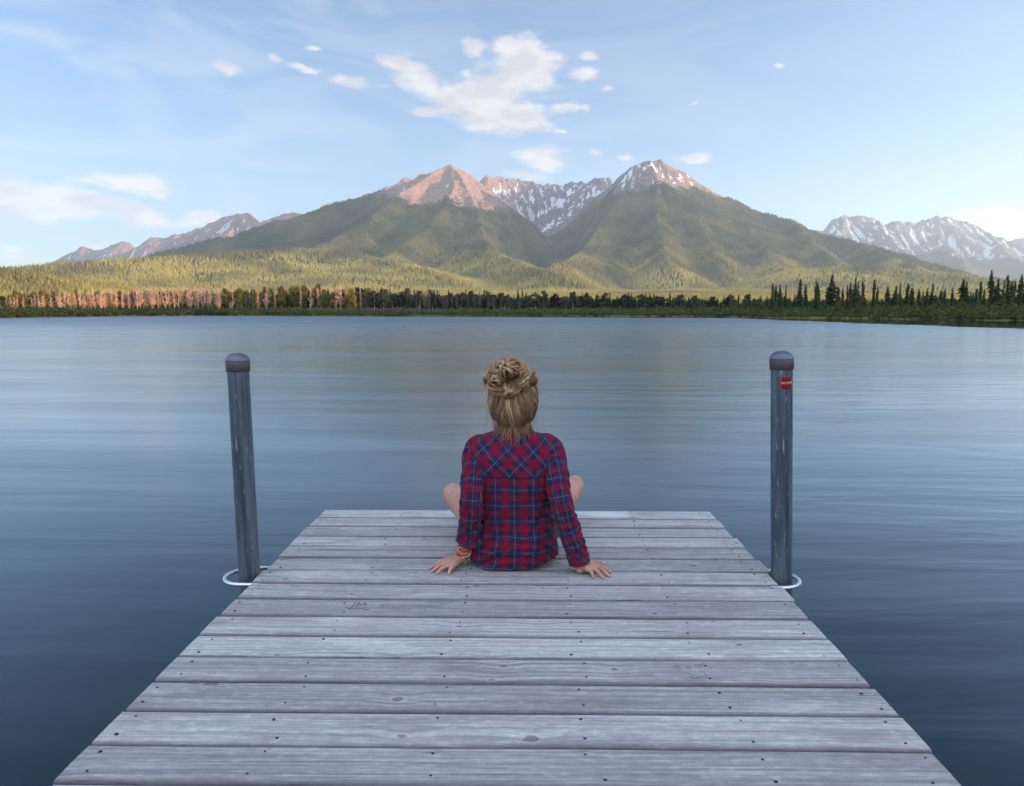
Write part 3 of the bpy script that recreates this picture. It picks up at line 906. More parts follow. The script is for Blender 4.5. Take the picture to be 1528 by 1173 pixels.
# --- low shore scrub and the far wood behind the shore trees, each one mass
scm, k, b = material('shore_scrub_leaves', rough=0.9, spec=0.1)
k.put(b.inputs['Base Color'], k.attr('tint').outputs['Color'])
def scrub():
    rs = np.random.default_rng(9); N = 5200
    px = rs.uniform(-60, 1600, N)
    r_ = (px - 781) / F
    off = rs.uniform(0.2, 1, N) ** 1.2 * np.interp(px, [0, 600, 1100, 1528], [9, 12, 12, 12]) - 1.2
    Y = shore_y(r_) + off; X = r_ * Y
    Z = sample_h(X, Y)
    hh = np.interp(px, [-60, 100, 500, 700, 1000, 1200, 1600], [2.3, 2.3, 1.9, 1.6, 1.9, 1.7, 2.1]) * rs.uniform(.35, 1.1, N) * np.clip(.35 + off * .16, .2, 1) * (1 + .35 * perlin(px / 14, px * 0 + 2))
    wdt = hh * rs.uniform(.5, 1.0, N) + .25
    K = 46
    d = rs.normal(0, 1, (N, K, 3)); d /= np.linalg.norm(d, axis=2)[..., None]; d *= rs.random((N, K, 1)) ** .4
    c = np.stack([X, Y, Z + hh * .42], -1)[:, None] + d * np.stack([wdt, wdt, hh * .6], -1)[:, None]
    a = rs.normal(0, 1, (N, K, 3)); a /= np.linalg.norm(a, axis=2)[..., None]
    b_ = np.cross(a, rs.normal(0, 1, (N, K, 3))); b_ /= np.linalg.norm(b_, axis=2)[..., None]
    s = .13 * rs.uniform(.6, 1.5, (N, K, 1))
    V = np.stack([c + a * s, c + b_ * s, c - (a + b_) * s * .6], 2)
    g1 = np.array((.055, .08, .028)); g2 = np.array((.11, .13, .035)); mv = np.array((.17, .125, .12)); dk = np.array((.03, .045, .02))
    t = rs.random(N)[:, None]
    mauve = (np.interp(px, [430, 560, 700, 900, 1000], [0, .55, .5, .25, 0]) * (off > 4) > rs.random(N) * .9)[:, None]
    col = np.where(mauve, mv * (.7 + .5 * t), dk * (1 - t) + (g1 * (1 - t) + g2 * t) * t + g1 * .3)
    col = col * np.interp(px, [300, 560], [.55, 1.0])[:, None]  # shade over the left scrub is put into its tint
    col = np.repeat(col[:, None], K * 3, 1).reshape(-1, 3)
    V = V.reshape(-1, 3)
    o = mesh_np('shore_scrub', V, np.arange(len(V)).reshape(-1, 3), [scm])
    cattr(o, 'tint', col)
    tag(o, 'low green and mauve scrub crowding the water edge of the far shore', 'scrub', kind='stuff')
scrub()
def back_wood():
    r = random.Random(77); rs = np.random.default_rng(12)
    src = []
    for i in range(4):
        V, T = spruce_tris(r, .17, i * 1.1, 20, .3); src.append((np.array(V, np.float32), np.array(T)))
    for i in range(3):
        V, T = crown_tris(r, .2, .2, .92, 500, .045, 14); src.append((np.array([tuple(p) for p in V], np.float32), np.array(T)))
    VV = []; TT = []
    N = 1700
    for i in range(N):
        px = rs.uniform(-80, 1610); r_ = (px - 781) / F
        Y = float(shore_y(np.array([r_]))[0]) + rs.uniform(24, 70); x = r_ * Y
        py = np.interp(px, [-80, 300, 560, 850, 1000, 1160, 1600], [441, 438, 437, 442, 445, 447, 443]) + rs.uniform(-2, 9)
        h = top_h(px, py, x, Y); z = P(px, py, Y).z - h
        V, T = src[rs.integers(0, 7)]
        a = rs.uniform(0, 6.28); w = h * rs.uniform(1.0, 1.6)
        q = np.stack([(V[:, 0] * math.cos(a) - V[:, 1] * math.sin(a)) * w + x, (V[:, 0] * math.sin(a) + V[:, 1] * math.cos(a)) * w + Y, V[:, 2] * h + z], -1)
        VV.append(q); TT.append(np.clip(T * .6 + rs.uniform(0, .3), 0, 1))
    V = np.concatenate(VV)
    o = mesh_np('shore_wood', V, np.arange(len(V)).reshape(-1, 3), [dleaf_m])
    fattr(o, 'tone', np.repeat(np.concatenate(TT), 3))
    tag(o, 'dense dark wood filling the gaps behind the shore trees', 'wood', kind='stuff')
back_wood()
# ------------------------------------------------------------------ dock
XL, XR = -1.08, 1.01
PITCHP = 0.1531
wood, k, b = material('weathered_wood', rough=0.8, spec=0.25)
pos = k.obj(); pr = k.attr('plank').outputs['Fac']
x, y, z = k.xyz(pos)
off = k.math('MULTIPLY', pr, 37.0)
qx = k.math('ADD', x, off); qy = k.math('ADD', y, k.math('MULTIPLY', pr, 11.0))
q = k.comb(qx, qy, z)
# knots
vor = k.node('ShaderNodeTexVoronoi', voronoi_dimensions='2D', feature='F1')
k.put(vor.inputs['Vector'], k.comb(k.math('MULTIPLY', qx, 0.62), qy, 0.0)); vor.inputs['Scale'].default_value = 5.6
vor.inputs['Randomness'].default_value = 0.95
kd = k.math('ADD', vor.outputs['Distance'], k.math('MULTIPLY_ADD', k.noise(q, 45.0, 3), 0.12, -0.06))
kr = k.math('MULTIPLY_ADD', k.xyz(vor.outputs['Color'])[0], 0.120, -0.056)
kin = k.math('SUBTRACT', kd, kr)                    # <0 inside the knot
knot = k.map(kin, 0.02, -0.012)
ringk = k.math('MULTIPLY', k.map(kin, 0.055, 0.02), k.map(kin, 0.0, 0.02))
near = k.math('MULTIPLY', k.map(kd, 0.38, 0.05), k.map(kr, 0.0, 0.02))
# grain lines, bent round the knots
gyy = k.math('ADD', qy, k.math('MULTIPLY', near, 0.014))
gyy = k.math('ADD', gyy, k.math('MULTIPLY_ADD', k.noise(k.comb(k.math('MULTIPLY', qx, 1.3), k.math('MULTIPLY', qy, 4.0), off), 1.0, 2), 0.03, -0.015))
g1 = k.noise(k.comb(k.math('MULTIPLY', qx, 1.2), k.math('MULTIPLY', gyy, 95.0), off), 1.0, 4, 0.65)
g2 = k.noise(k.comb(k.math('MULTIPLY', qx, 3.0), k.math('MULTIPLY', gyy, 330.0), off), 1.0, 3, 0.6)
g3 = k.noise(k.comb(k.math('MULTIPLY', qx, 0.5), k.math('MULTIPLY', gyy, 26.0), off), 1.0, 3, 0.5)
blot = k.noise(k.comb(k.math('MULTIPLY', qx, 2.6), k.math('MULTIPLY', qy, 9.0), off), 1.0, 5, 0.6)
blot2 = k.noise(k.comb(k.math('MULTIPLY', x, 0.9), k.math('MULTIPLY', y, 1.3), 0.0), 1.6, 3, 0.55)
speck = k.noise(k.comb(k.math('MULTIPLY', qx, 90.0), k.math('MULTIPLY', qy, 190.0), off), 1.0, 2, 0.5)
base = k.mix(k.map(g1, 0.3, 0.72), (0.215, 0.235, 0.245), (0.475, 0.505, 0.515))
base = k.mix(k.math('MULTIPLY', k.map(g2, 0.52, 0.72), 0.55), base, (0.21, 0.20, 0.22))
base = k.mix(k.math('MULTIPLY', k.map(g3, 0.52, 0.70), 0.35), base, (0.30, 0.27, 0.285))
base = k.mix(k.math('MULTIPLY', k.map(blot, 0.47, 0.72), 0.62), base, (0.19, 0.178, 0.175))
base = k.mix(k.math('MULTIPLY', k.map(blot2, 0.45, 0.75), 0.30), base, (0.31, 0.285, 0.26))
base = k.mix(k.math('MULTIPLY', k.map(k.noise(k.comb(k.math('MULTIPLY', qx, 1.7), k.math('MULTIPLY', qy, 5.0), 4.0), 1.0, 3), 0.56, 0.75), 0.6), base, (0.60, 0.62, 0.64))
base = k.mix(k.math('MULTIPLY', k.map(speck, 0.62, 0.74), 0.35), base, (0.12, 0.11, 0.12))
fz = k.noise(k.comb(k.math('MULTIPLY', qx, 26.0), k.math('MULTIPLY', qy, 70.0), off), 1.0, 4, 0.7)
base = k.mix(k.math('MULTIPLY', k.map(fz, 0.40, 0.68), 0.34), base, (0.17, 0.165, 0.18))
base = k.mix(k.math('MULTIPLY', k.map(fz, 0.46, 0.28), 0.30), base, (0.66, 0.68, 0.70))
pv_ = k.math('MULTIPLY_ADD', k.math('FRACT', k.math('MULTIPLY', pr, 7.13)), 0.42, 0.80)
base = k.mix(1.0, base, k.comb(pv_, pv_, k.math('MULTIPLY_ADD', pv_, 0.9, 0.1)), 'MULTIPLY')
# hairline drying cracks
cr = k.noise(k.comb(k.math('MULTIPLY', qx, 1.6), k.math('MULTIPLY', gyy, 60.0), k.math('ADD', off, 5.0)), 1.0, 1, 0.4)
crk = k.math('MULTIPLY', k.map(k.math('ABSOLUTE', k.math('SUBTRACT', cr, 0.5)), 0.012, 0.0), k.map(k.noise(k.comb(k.math('MULTIPLY', qx, 1.5), k.math('MULTIPLY', qy, 12.0), 9.0), 1.0, 2), 0.52, 0.66))
base = k.mix(k.math('MULTIPLY', crk, 0.85), base, (0.06, 0.055, 0.06))
# knots: dark eye, swirled rings
swirl = k.math('SINE', k.math('MULTIPLY', kd, 330.0))
base = k.mix(k.math('MULTIPLY', k.math('MULTIPLY', near, k.map(swirl, 0.2, 0.9)), 0.12), base, (0.15, 0.14, 0.15))
base = k.mix(k.math('MULTIPLY', ringk, k.math('MULTIPLY', near, 0.25)), base, (0.50, 0.50, 0.51))
base = k.mix(k.math('MULTIPLY', knot, 0.72), base, (0.13, 0.11, 0.115))
# planks are darker on their sides and rounded edges
ed = k.attr('edge').outputs['Fac']
base = k.mix(k.math('MULTIPLY', ed, 0.75), base, (0.055, 0.045, 0.065))
k.put(b.inputs['Base Color'], base)
hh = k.math('ADD', k.math('MULTIPLY', g1, 0.6), k.math('MULTIPLY_ADD', g2, 0.5, k.math('MULTIPLY', crk, -1.2)))
hh = k.math('SUBTRACT', hh, k.math('MULTIPLY', knot, 0.5))
k.put(b.inputs['Normal'], k.bump(hh, 0.55, 0.0022))
k.put(b.inputs['Roughness'], k.map(g1, 0.2, 0.8, 0.62, 0.82))

screw_m, _, _ = material('rusted_screw', (0.022, 0.02, 0.025), 0.6, 0.3)
scr_m, _, _ = material('scratch_mark', (0.075, 0.065, 0.08), 0.9)
scr2_m, _, _ = material('faint_scratch_mark', (0.20, 0.15, 0.15), 0.9)
frame_m, k, b = material('frame_timber', (0.10, 0.095, 0.10), 0.85)
k.put(b.inputs['Base Color'], k.mix(k.noise(k.mul(k.obj(), (2, 2, 40)), 1.0, 4), (0.06, 0.055, 0.06), (0.16, 0.15, 0.15)))

dock = empty('dock', (0, 0, 0))
tag(dock, 'weathered grey plank boat dock reaching out into the lake', 'dock')
pr_ = random.Random(8)
NP = 44
V = []; Fc = []; att = []; edg = []
planks = []
for i in range(NP):
    y1 = 3.829 - i * PITCHP; gap = 0.0075 + pr_.uniform(-0.0015, 0.003)
    y0 = y1 - PITCHP + gap
    xl = XL + pr_.uniform(-0.006, 0.006); xr = XR + pr_.uniform(-0.006, 0.008)
    if i == 5: xr += 0.018
    dz = pr_.uniform(-0.0015, 0.0015); th = 0.038; rr = 0.0065
    sk = pr_.uniform(-0.002, 0.002)
    r = pr_.random()
    # cross-section (y, z, edge)
    sec = [(y0, -th, 1), (y0, -rr, 1), (y0 + rr * .3, -rr * .3, .9), (y0 + rr, 0, .55), (y0 + 2.2 * rr, 0, .0), ((y0 + y1) / 2, 0.0012, 0), (y1 - 1.5 * rr, 0, 0), (y1 - rr * .8, 0, .0), (y1 - rr * .25, -rr * .25, .6), (y1, -rr * .8, 1), (y1, -th, 1)]
    nx = 40; base_i = len(V); m = len(sec)
    ph = pr_.uniform(0, 9)
    for j in range(nx + 1):
        t = j / nx; X_ = xl + (xr - xl) * t
        wob = 0.0011 * math.sin(X_ * 3 + ph) + 0.0007 * math.sin(X_ * 9 + 2 * ph)
        for (yy, zz, e) in sec:
            V.append((X_, yy + sk * (t - .5) + (wob if e > .5 else 0), DECK + zz + dz + 0.0008 * math.sin(X_ * 2.2 + ph * 3)))
            att.append(r); edg.append(e)
    for j in range(nx):
        a = base_i + j * m; c = a + m
        for s_ in range(m):
            Fc.append((a + s_, c + s_, c + (s_ + 1) % m, a + (s_ + 1) % m))
    planks.append((y0, y1, dz))
    # end caps as fans
    for (st, flip) in ((base_i, True), (base_i + nx * m, False)):
        ids = [st + s_ for s_ in range(m)]
        for s_ in range(1, m - 1, 1):
            t3 = (ids[0], ids[s_], ids[s_ + 1])
            Fc.append(t3 if flip else t3[::-1])
me = bpy.data.meshes.new('deck_boards'); me.from_pydata(V, [], Fc); me.materials.append(wood); me.update()
me.shade_smooth(); me.set_sharp_from_angle(angle=R(50))
boards = bpy.data.objects.new('deck_boards', me); C.objects.link(boards); boards.parent = dock
fattr(boards, 'plank', att); fattr(boards, 'edge', edg)

# screws, two rows per plank over each joist
m = MB()
jx = [-1.035, -0.640, -0.235, 0.170, 0.565, 0.960]
for i, (y0, y1, dz) in enumerate(planks[:24]):
    for jx_ in jx:
        for yy in (y0 + 0.030, y1 - 0.030):
            if pr_.random() < 0.06: continue
            cx = jx_ + pr_.uniform(-0.024, 0.024); cy = yy + pr_.uniform(-0.008, 0.008); rad = pr_.uniform(0.0024, 0.0046)
            n = 9
            ring = [(cx + rad * math.cos(6.283 * a / n) * pr_.uniform(1.0, 1.25), cy + rad * math.sin(6.283 * a / n), DECK + dz + 0.0019) for a in range(n)]
            low = [(p[0], p[1], DECK + dz - 0.004) for p in ring]
            m.add(ring + low, [tuple(range(n))] + [(a, a + n, (a + 1) % n + n, (a + 1) % n) for a in range(n)])
o = m.build('screw', screw_m, dock, smooth=False); o['kind'] = 'stuff'

# scratched initials and the year: thin grooves on the boards
def deckpt(px, py):
    v = ray(px, py); t = (DECK - EYE) / v.z
    return cam.location.x + v.x * t, cam.location.y + v.y * t
def groove(mb, pts, wd):
    P3 = [Vector((*deckpt(*p), DECK + 0.0032)) for p in pts]
    for a, c in zip(P3[:-1], P3[1:]):
        d = (c - a); d.normalize(); nrm = Vector((-d.y, d.x, 0)) * wd / 2
        a2 = a - d * wd * .3; c2 = c + d * wd * .3
        dn = Vector((0, 0, -0.003))
        V_ = [a2 + nrm, a2 - nrm, c2 - nrm * .7, c2 + nrm * .7]
        mb.add(V_ + [p + dn for p in V_], [(0, 1, 2, 3), (0, 4, 5, 1), (1, 5, 6, 2), (2, 6, 7, 3), (3, 7, 4, 0)])
def s1(pts):   # coordinates of the enlarged look at "JM"
    return [(490 + a * 130 / 1528, 880 + c * 50 / 588) for a, c in pts]
def s2(pts):
    return [(980 + a * 160 / 1528, 970 + c * 60 / 573) for a, c in pts]
m = MB()
for st in ([(300,310),(340,335),(375,350)], [(470,240),(440,280),(405,315),(375,342)], [(375,350),(470,345),(600,348),(720,365)], [(480,330),(505,285),(525,240)], [(525,240),(555,262),(580,278)], [(580,278),(615,255),(652,240)], [(655,240),(648,280),(638,320)], [(935,250),(925,300)], [(1045,240),(1045,305)], [(925,300),(985,290)]):
    groove(m, s1(st), 0.0012 if st[0][0] < 700 else 0.0006)
m.build('initials', scr_m, dock, smooth=False)
m = MB()
for st in ([(240,245),(290,285),(335,328)], [(245,240),(290,225),(325,240),(290,262)], [(290,262),(330,280),(385,290)],
           [(440,240),(415,262),(450,285),(470,262),(440,240)], [(475,220),(455,250),(490,268),(480,285)], [(540,210),(575,260)], [(545,235),(580,215),(620,262)], [(600,205),(645,255)], [(640,225),(665,205),(705,235)],
           [(385,345),(440,335),(485,350),(480,390)], [(480,390),(520,418),(580,408),(620,385)], [(530,320),(535,370)], [(600,300),(625,345)], [(635,300),(680,345),(720,382)], [(680,290),(730,300),(770,285)]):
    groove(m, s2(st), 0.0008)
m.build('scratched_name', scr2_m, dock, smooth=False)

# joists and rim under the boards
for X_ in (XL + 0.045, -0.38, 0.31, XR - 0.045):
    m = MB(); m.box((X_ - .02, 3.829 - NP * PITCHP + .05, DECK - 0.19), (X_ + .02, 3.80, DECK - 0.0400)); m.build('joist', frame_m, dock, smooth=False)
m = MB(); m.box((XL + .022, 3.802, DECK - 0.20), (XR - .022, 3.828, DECK - 0.0405)); m.build('rim_board', frame_m, dock, smooth=False)
float_m, _, _ = material('dock_float', (0.03, 0.035, 0.04), 0.6)
for yy in (3.2, 0.6, -1.8):
    m = MB(); m.box((XL + .12, yy - .45, -0.18), (XR - .12, yy + .45, DECK - 0.192)); m.build('float', float_m, dock, smooth=False)

# steel hoops that hold the dock to the pilings
steel, k, b = material('galvanised_steel', (0.62, 0.65, 0.68), 0.28, 0.85)
k.put(b.inputs['Roughness'], k.map(k.noise(k.obj(), 12, 2), .3, .7, .24, .32))
for side, edge_x, reach in ((-1, XL, 0.145), (1, XR, 0.112)):
    m = MB(); pts = []
    cy = 2.865; hw = 0.094; zz = DECK - 0.010
    x0 = edge_x - side * 0.03; xo = edge_x + side * (reach - hw)
    pts.append((x0, cy + hw, zz)); pts.append((xo - side * .02, cy + hw, zz))
    for a in range(0, 19):
        t = math.pi / 2 - math.pi * a / 18
        pts.append((xo + side * hw * math.cos(t), cy + hw * math.sin(t), zz))
    pts.append((xo - side * .02, cy - hw, zz)); pts.append((x0, cy - hw, zz))
    m.tube(pts, 0.0082, 12)
    m.build('piling_hoop', steel, dock, angle=60)

# ------------------------------------------------------------------ pilings
pm, k, b = material('weathered_pipe', (0.1, 0.13, 0.16), 0.45, 0.35)
pos = k.obj(); an = k.node('ShaderNodeMapping'); k.put(an.inputs['Vector'], pos); an.inputs['Scale'].default_value = (24, 24, 1.2)
n1 = k.noise(an.outputs[0], 1.0, 4, 0.6); n2 = k.noise(k.mul(pos, (90, 90, 16)), 1.0, 3, 0.6)
n3 = k.noise(k.mul(pos, (40, 40, 5)), 1.0, 3, 0.7)
c = k.mix(k.map(n1, .35, .65), (0.025, 0.042, 0.060), (0.11, 0.14, 0.17))
c = k.mix(k.math('MULTIPLY', k.map(n2, .60, .72), .6), c, (0.36, 0.38, 0.40))
c = k.mix(k.math('MULTIPLY', k.map(n3, .60, .75), .5), c, (0.02, 0.025, 0.03))
wl = k.xyz(k.pos())[2]
c = k.mix(k.map(k.math('MULTIPLY_ADD', n1, 0.12, wl), 0.30, 0.12), c, (0.035, 0.04, 0.022))
k.put(b.inputs['Base Color'], c); k.put(b.inputs['Roughness'], k.map(n1, .3, .7, .32, .55))
k.put(b.inputs['Normal'], k.bump(n2, .25, .002))
capm, k, b = material('cap_metal', (0.16, 0.19, 0.23), 0.38, 0.5)
k.put(b.inputs['Base Color'], k.mix(k.noise(k.obj(), 40, 4), (0.06, 0.08, 0.11), (0.14, 0.17, 0.20)))
bandm, k, b = material('cap_band', (0.045, 0.045, 0.055), 0.5, 0.3)
k.put(b.inputs['Base Color'], k.mix(k.noise(k.mul(k.obj(), (20, 20, 60)), 1, 4), (0.03, 0.03, 0.04), (0.09, 0.075, 0.08)))

def lathe(mb, prof, n=40):
    V = []; Fs = []
    for (r_, z_) in prof:
        for j in range(n):
            V.append((r_ * math.cos(6.28318 * j / n), r_ * math.sin(6.28318 * j / n), z_))
    for i in range(len(prof) - 1):
        for j in range(n):
            Fs.append((i * n + j, i * n + (j + 1) % n, (i + 1) * n + (j + 1) % n, (i + 1) * n + j))
    Fs.append(tuple((len(prof) - 1) * n + j for j in range(n)))
    mb.add(V, Fs)

def piling(bx, by, tpx, tpy, rad, label, notch):
    base = P(bx, by, 2.865); top = P(tpx, tpy, 2.865)
    axis = (top - base).normalized()
    foot = base + axis * ((-1.2 - base.z) / axis.z)
    L = (top - foot).length
    root = empty('mooring_piling', foot)
    root.rotation_mode = 'QUATERNION'
    root.rotation_quaternion = Vector((0, 0, 1)).rotation_difference(axis)
    tag(root, label, 'mooring post', 'metal mooring posts beside the dock')
    m = MB(); prof = [(rad * (1 + 0.006 * math.sin(i * 1.7)), L * i / 30 * (1 - .03 / L)) for i in range(31)]
    lathe(m, prof); m.build('pipe', pm, root)
    m = MB(); zc = L - .03; R2 = rad + 0.0045
    lathe(m, [(rad, zc - .0205), (R2 - .001, zc - .020), (R2, zc - .018), (R2, zc + .020), (R2 - .0015, zc + .022)])
    m.build('cap_band', bandm, root)
    m = MB()
    lathe(m, [(R2 + .001, zc + .0225)] + [((R2 + .0005) * math.cos(t), zc + .024 + 0.030 * math.sin(t)) for t in [i * math.pi / 2 / 10 * .99 for i in range(11)]])
    m.build('cap_dome', capm, root, angle=60)
    # small rust pits and drilled holes
    m = MB(); rp = random.Random(notch)
    for i in range(16):
        a = rp.uniform(-2.6, -0.5); zz = rp.uniform(1.3, L - .15)
        rr = rp.uniform(.0012, .003)
        o_ = Vector((math.cos(a), math.sin(a), 0)); tt = Vector((-math.sin(a), math.cos(a), 0)); up = Vector((0, 0, 1))
        ce = o_ * (rad * 1.007) + up * zz
        ring = [ce + tt * math.cos(6.283 * q / 8) * rr + up * math.sin(6.283 * q / 8) * rr for q in range(8)]
        inn = [p - o_ * .004 for p in ring]
        m.add(ring + inn, [tuple(range(8))] + [(q, q + 8, (q + 1) % 8 + 8, (q + 1) % 8) for q in range(8)])
    o_ = m.build('rust_pit', screw_m, root, smooth=False)
    o_['kind'] = 'stuff'
    return root, L
left_p, _ = piling(373, 872, 354.3, 535, 0.0420, 'dark metal mooring post without a sticker, left of the dock and leaning slightly', 3)
right_p, LR = piling(1166, 872, 1166.5, 532, 0.0415, 'dark metal mooring post with a small red sticker below its cap, right of the dock', 5)

# red sticker with a white word, wrapped on the right post
stk, k, b = material('red_sticker', (0.42, 0.008, 0.012), 0.45)
stw, _, _ = material('sticker_lettering', (0.75, 0.60, 0.60), 0.5)
def wrap(a, z, r_): return (r_ * math.cos(a), r_ * math.sin(a), z)
m = MB(); n = 10; a0, a1 = R(-112), R(-53); z1 = LR - 0.078; z0 = z1 - 0.047
# pipe local frame: -y looks to the camera
V = []; 
for r_ in (0.0420, 0.0430):
    for i in range(n + 1):
        a = a0 + (a1 - a0) * i / n
        V.append(wrap(a, z0, r_)); V.append(wrap(a, z1, r_))
Fs = []; o2 = 2 * (n + 1)
for i in range(n):
    Fs.append((o2 + 2*i, o2 + 2*i + 2, o2 + 2*i + 3, o2 + 2*i + 1))
    Fs.append((2*i, o2+2*i, o2+2*i+1, 2*i+1)); Fs.append((2*i, 2*i+2, o2+2*i+2, o2+2*i)); Fs.append((2*i+1, o2+2*i+1, o2+2*i+3, 2*i+3))
m.add(V, Fs); sticker = m.build('sticker', stk, right_p, angle=60)
# lettering: block strokes bent round the pipe
FONT = {'D': [((0,0),(0,4)),((0,4),(2,3)),((2,3),(2,1)),((2,1),(0,0))], 'E': [((0,0),(0,4)),((0,4),(2,4)),((0,2),(1.6,2)),((0,0),(2,0))], 'C': [((2,4),(0,4)),((0,4),(0,0)),((0,0),(2,0))],
        'O': [((0,0),(0,4)),((0,4),(2,4)),((2,4),(2,0)),((2,0),(0,0))], 'I': [((1,0),(1,4))], 'S': [((2,4),(0,4)),((0,4),(0,2)),((0,2),(2,2)),((2,2),(2,0)),((2,0),(0,0))],
        'P': [((0,0),(0,4)),((0,4),(2,4)),((2,4),(2,2)),((2,2),(0,2))], 'N': [((0,0),(0,4)),((0,4),(2,0)),((2,0),(2,4))], 'K': [((0,0),(0,4)),((2,4),(0,2)),((0,2),(2,0))]}
m = MB(); u = 0.0017; cx = 0.0027
for ch in 'DECISPON':
    for (p, q_) in FONT[ch]:
        A = np.array(p, float) * (u, 0.0019); B = np.array(q_, float) * (u, 0.0019)
        d = B - A; d /= np.linalg.norm(d); nn_ = np.array([-d[1], d[0]]) * 0.0005
        quad = [A + nn_, A - nn_, B - nn_, B + nn_]
        pts = [wrap(a0 + (cx + t[0]) / 0.0433, z0 + 0.0205 + t[1], 0.0434) for t in quad]
        m.add(pts, [(0, 1, 2, 3)])
    cx += 2 * u + 0.0021
m.build('sticker_lettering', stw, sticker, smooth=False)
# ------------------------------------------------------------------ person
X0, Y0 = -0.045, 3.05
person = empty('person', (X0, Y0, DECK))
tag(person, 'person with messy blond bun and red plaid shirt sitting on the dock, hands planted behind', 'person')
ORG = Vector((X0, Y0, DECK))
def J(px, py, Y):
    return P(px, py, Y) - ORG
def JD(px, py, z=0.0):
    """point at height z above the deck seen at this pixel"""
    v = ray(px, py); t = (DECK + z - EYE) / v.z
    return cam.location + v * t - ORG

def blob(mb, c, r, rot=None, n=16):
    V = []; Fs = []
    M = rot.to_matrix() if rot is not None else Matrix.Identity(3)
    for i in range(1, n):
        a = math.pi * i / n
        for j in range(n * 2):
            t = math.pi * j / n
            V.append(c + M @ Vector((r[0] * math.sin(a) * math.cos(t), r[1] * math.sin(a) * math.sin(t), r[2] * math.cos(a))))
    m2 = n * 2
    V.append(c + M @ Vector((0, 0, r[2]))); V.append(c - M @ Vector((0, 0, r[2])))
    T = len(V) - 2
    for i in range(n - 2):
        for j in range(m2):
            Fs.append((i * m2 + j, (i + 1) * m2 + j, (i + 1) * m2 + (j + 1) % m2, i * m2 + (j + 1) % m2))
    for j in range(m2):
        Fs.append((T, j, (j + 1) % m2)); Fs.append((T + 1, (n - 2) * m2 + (j + 1) % m2, (n - 2) * m2 + j))
    mb.add(V, Fs)
def limb(mb, pts, rs, n=18):
    """tapered limb with rounded joints, densified so that the bend is smooth"""
    P_ = [Vector(p) for p in pts]; Q = []; Rr = []
    for i in range(len(P_) - 1):
        for s in range(6):
            t = s / 6
            Q.append(P_[i].lerp(P_[i + 1], t)); Rr.append(rs[i] * (1 - t) + rs[i + 1] * t)
    Q.append(P_[-1]); Rr.append(rs[-1])
    mb.tube(Q, Rr, n)
    for p, r in zip(P_, rs):
        blob(mb, p, (r * .995, r * .995, r * .995), n=10)

HC = J(765.5, 600, 2.985)         # centre of the head
sh = [J(712, 664, 2.975), J(820, 662, 2.975)]
elb = [J(703, 746, 2.86), J(838, 748, 2.86)]
wr = [JD(692, 829, 0.040), JD(866, 843, 0.036)]
body = MB()
pel = Vector((0.0, 0.0, 0.115))
# trunk
limb(body, [pel + Vector((0, -.012, 0)), (0.0, -0.050, 0.25), (0.0, -0.075, 0.40), (0.0, -0.075, 0.50)], [0.100, 0.080, 0.088, 0.070])
for s in (-1, 1):
    blob(body, Vector((s * 0.075, -0.01, 0.100)), (0.085, 0.095, 0.09))
    blob(body, Vector((s * 0.050, -0.065, 0.42)), (0.078, 0.070, 0.10))
limb(body, [(0, -0.075, 0.50), HC + Vector((0, -0.01, -0.10)), HC + Vector((0, -0.005, -0.03))], [0.062, 0.050, 0.055])
limb(body, [sh[0] + Vector((.05, 0, -.015)), (0, -0.075, 0.515), sh[1] + Vector((-.05, 0, -.015))], [0.034, 0.046, 0.034])
# head with jaw, brow, nose, lips and ears, looking out over the lake
blob(body, HC + Vector((0, -0.012, 0.02)), (0.074, 0.090, 0.092))
blob(body, HC + Vector((0, 0.030, -0.035)), (0.058, 0.062, 0.075))
blob(body, HC + Vector((0, 0.068, -0.085)), (0.026, 0.022, 0.022))
blob(body, HC + Vector((0, 0.060, 0.030)), (0.055, 0.030, 0.035))
limb(body, [HC + Vector((0, 0.088, 0.018)), HC + Vector((0, 0.105, -0.018)), HC + Vector((0, 0.092, -0.026))], [0.008, 0.0115, 0.012])
for s in (-1, 1):
    blob(body, HC + Vector((s * 0.038, 0.055, -0.022)), (0.024, 0.030, 0.024))
    blob(body, HC + Vector((s * 0.076, 0.002, -0.005)), (0.008, 0.019, 0.031))
    blob(body, HC + Vector((s * 0.008, 0.098, -0.026)), (0.008, 0.009, 0.007))
blob(body, HC + Vector((0, 0.086, -0.050)), (0.022, 0.011, 0.006))
blob(body, HC + Vector((0, 0.084, -0.060)), (0.018, 0.011, 0.007))
# arms
limb(body, [sh[0], elb[0], elb[0].lerp(wr[0], .45), wr[0] + Vector((.012, .0, .03)), wr[0]], [0.034, 0.030, 0.029, 0.0235, 0.0215])
limb(body, [sh[1], elb[1], elb[1].lerp(wr[1], .45), wr[1] + Vector((-.012, .0, .03)), wr[1]], [0.034, 0.030, 0.029, 0.0235, 0.0215])
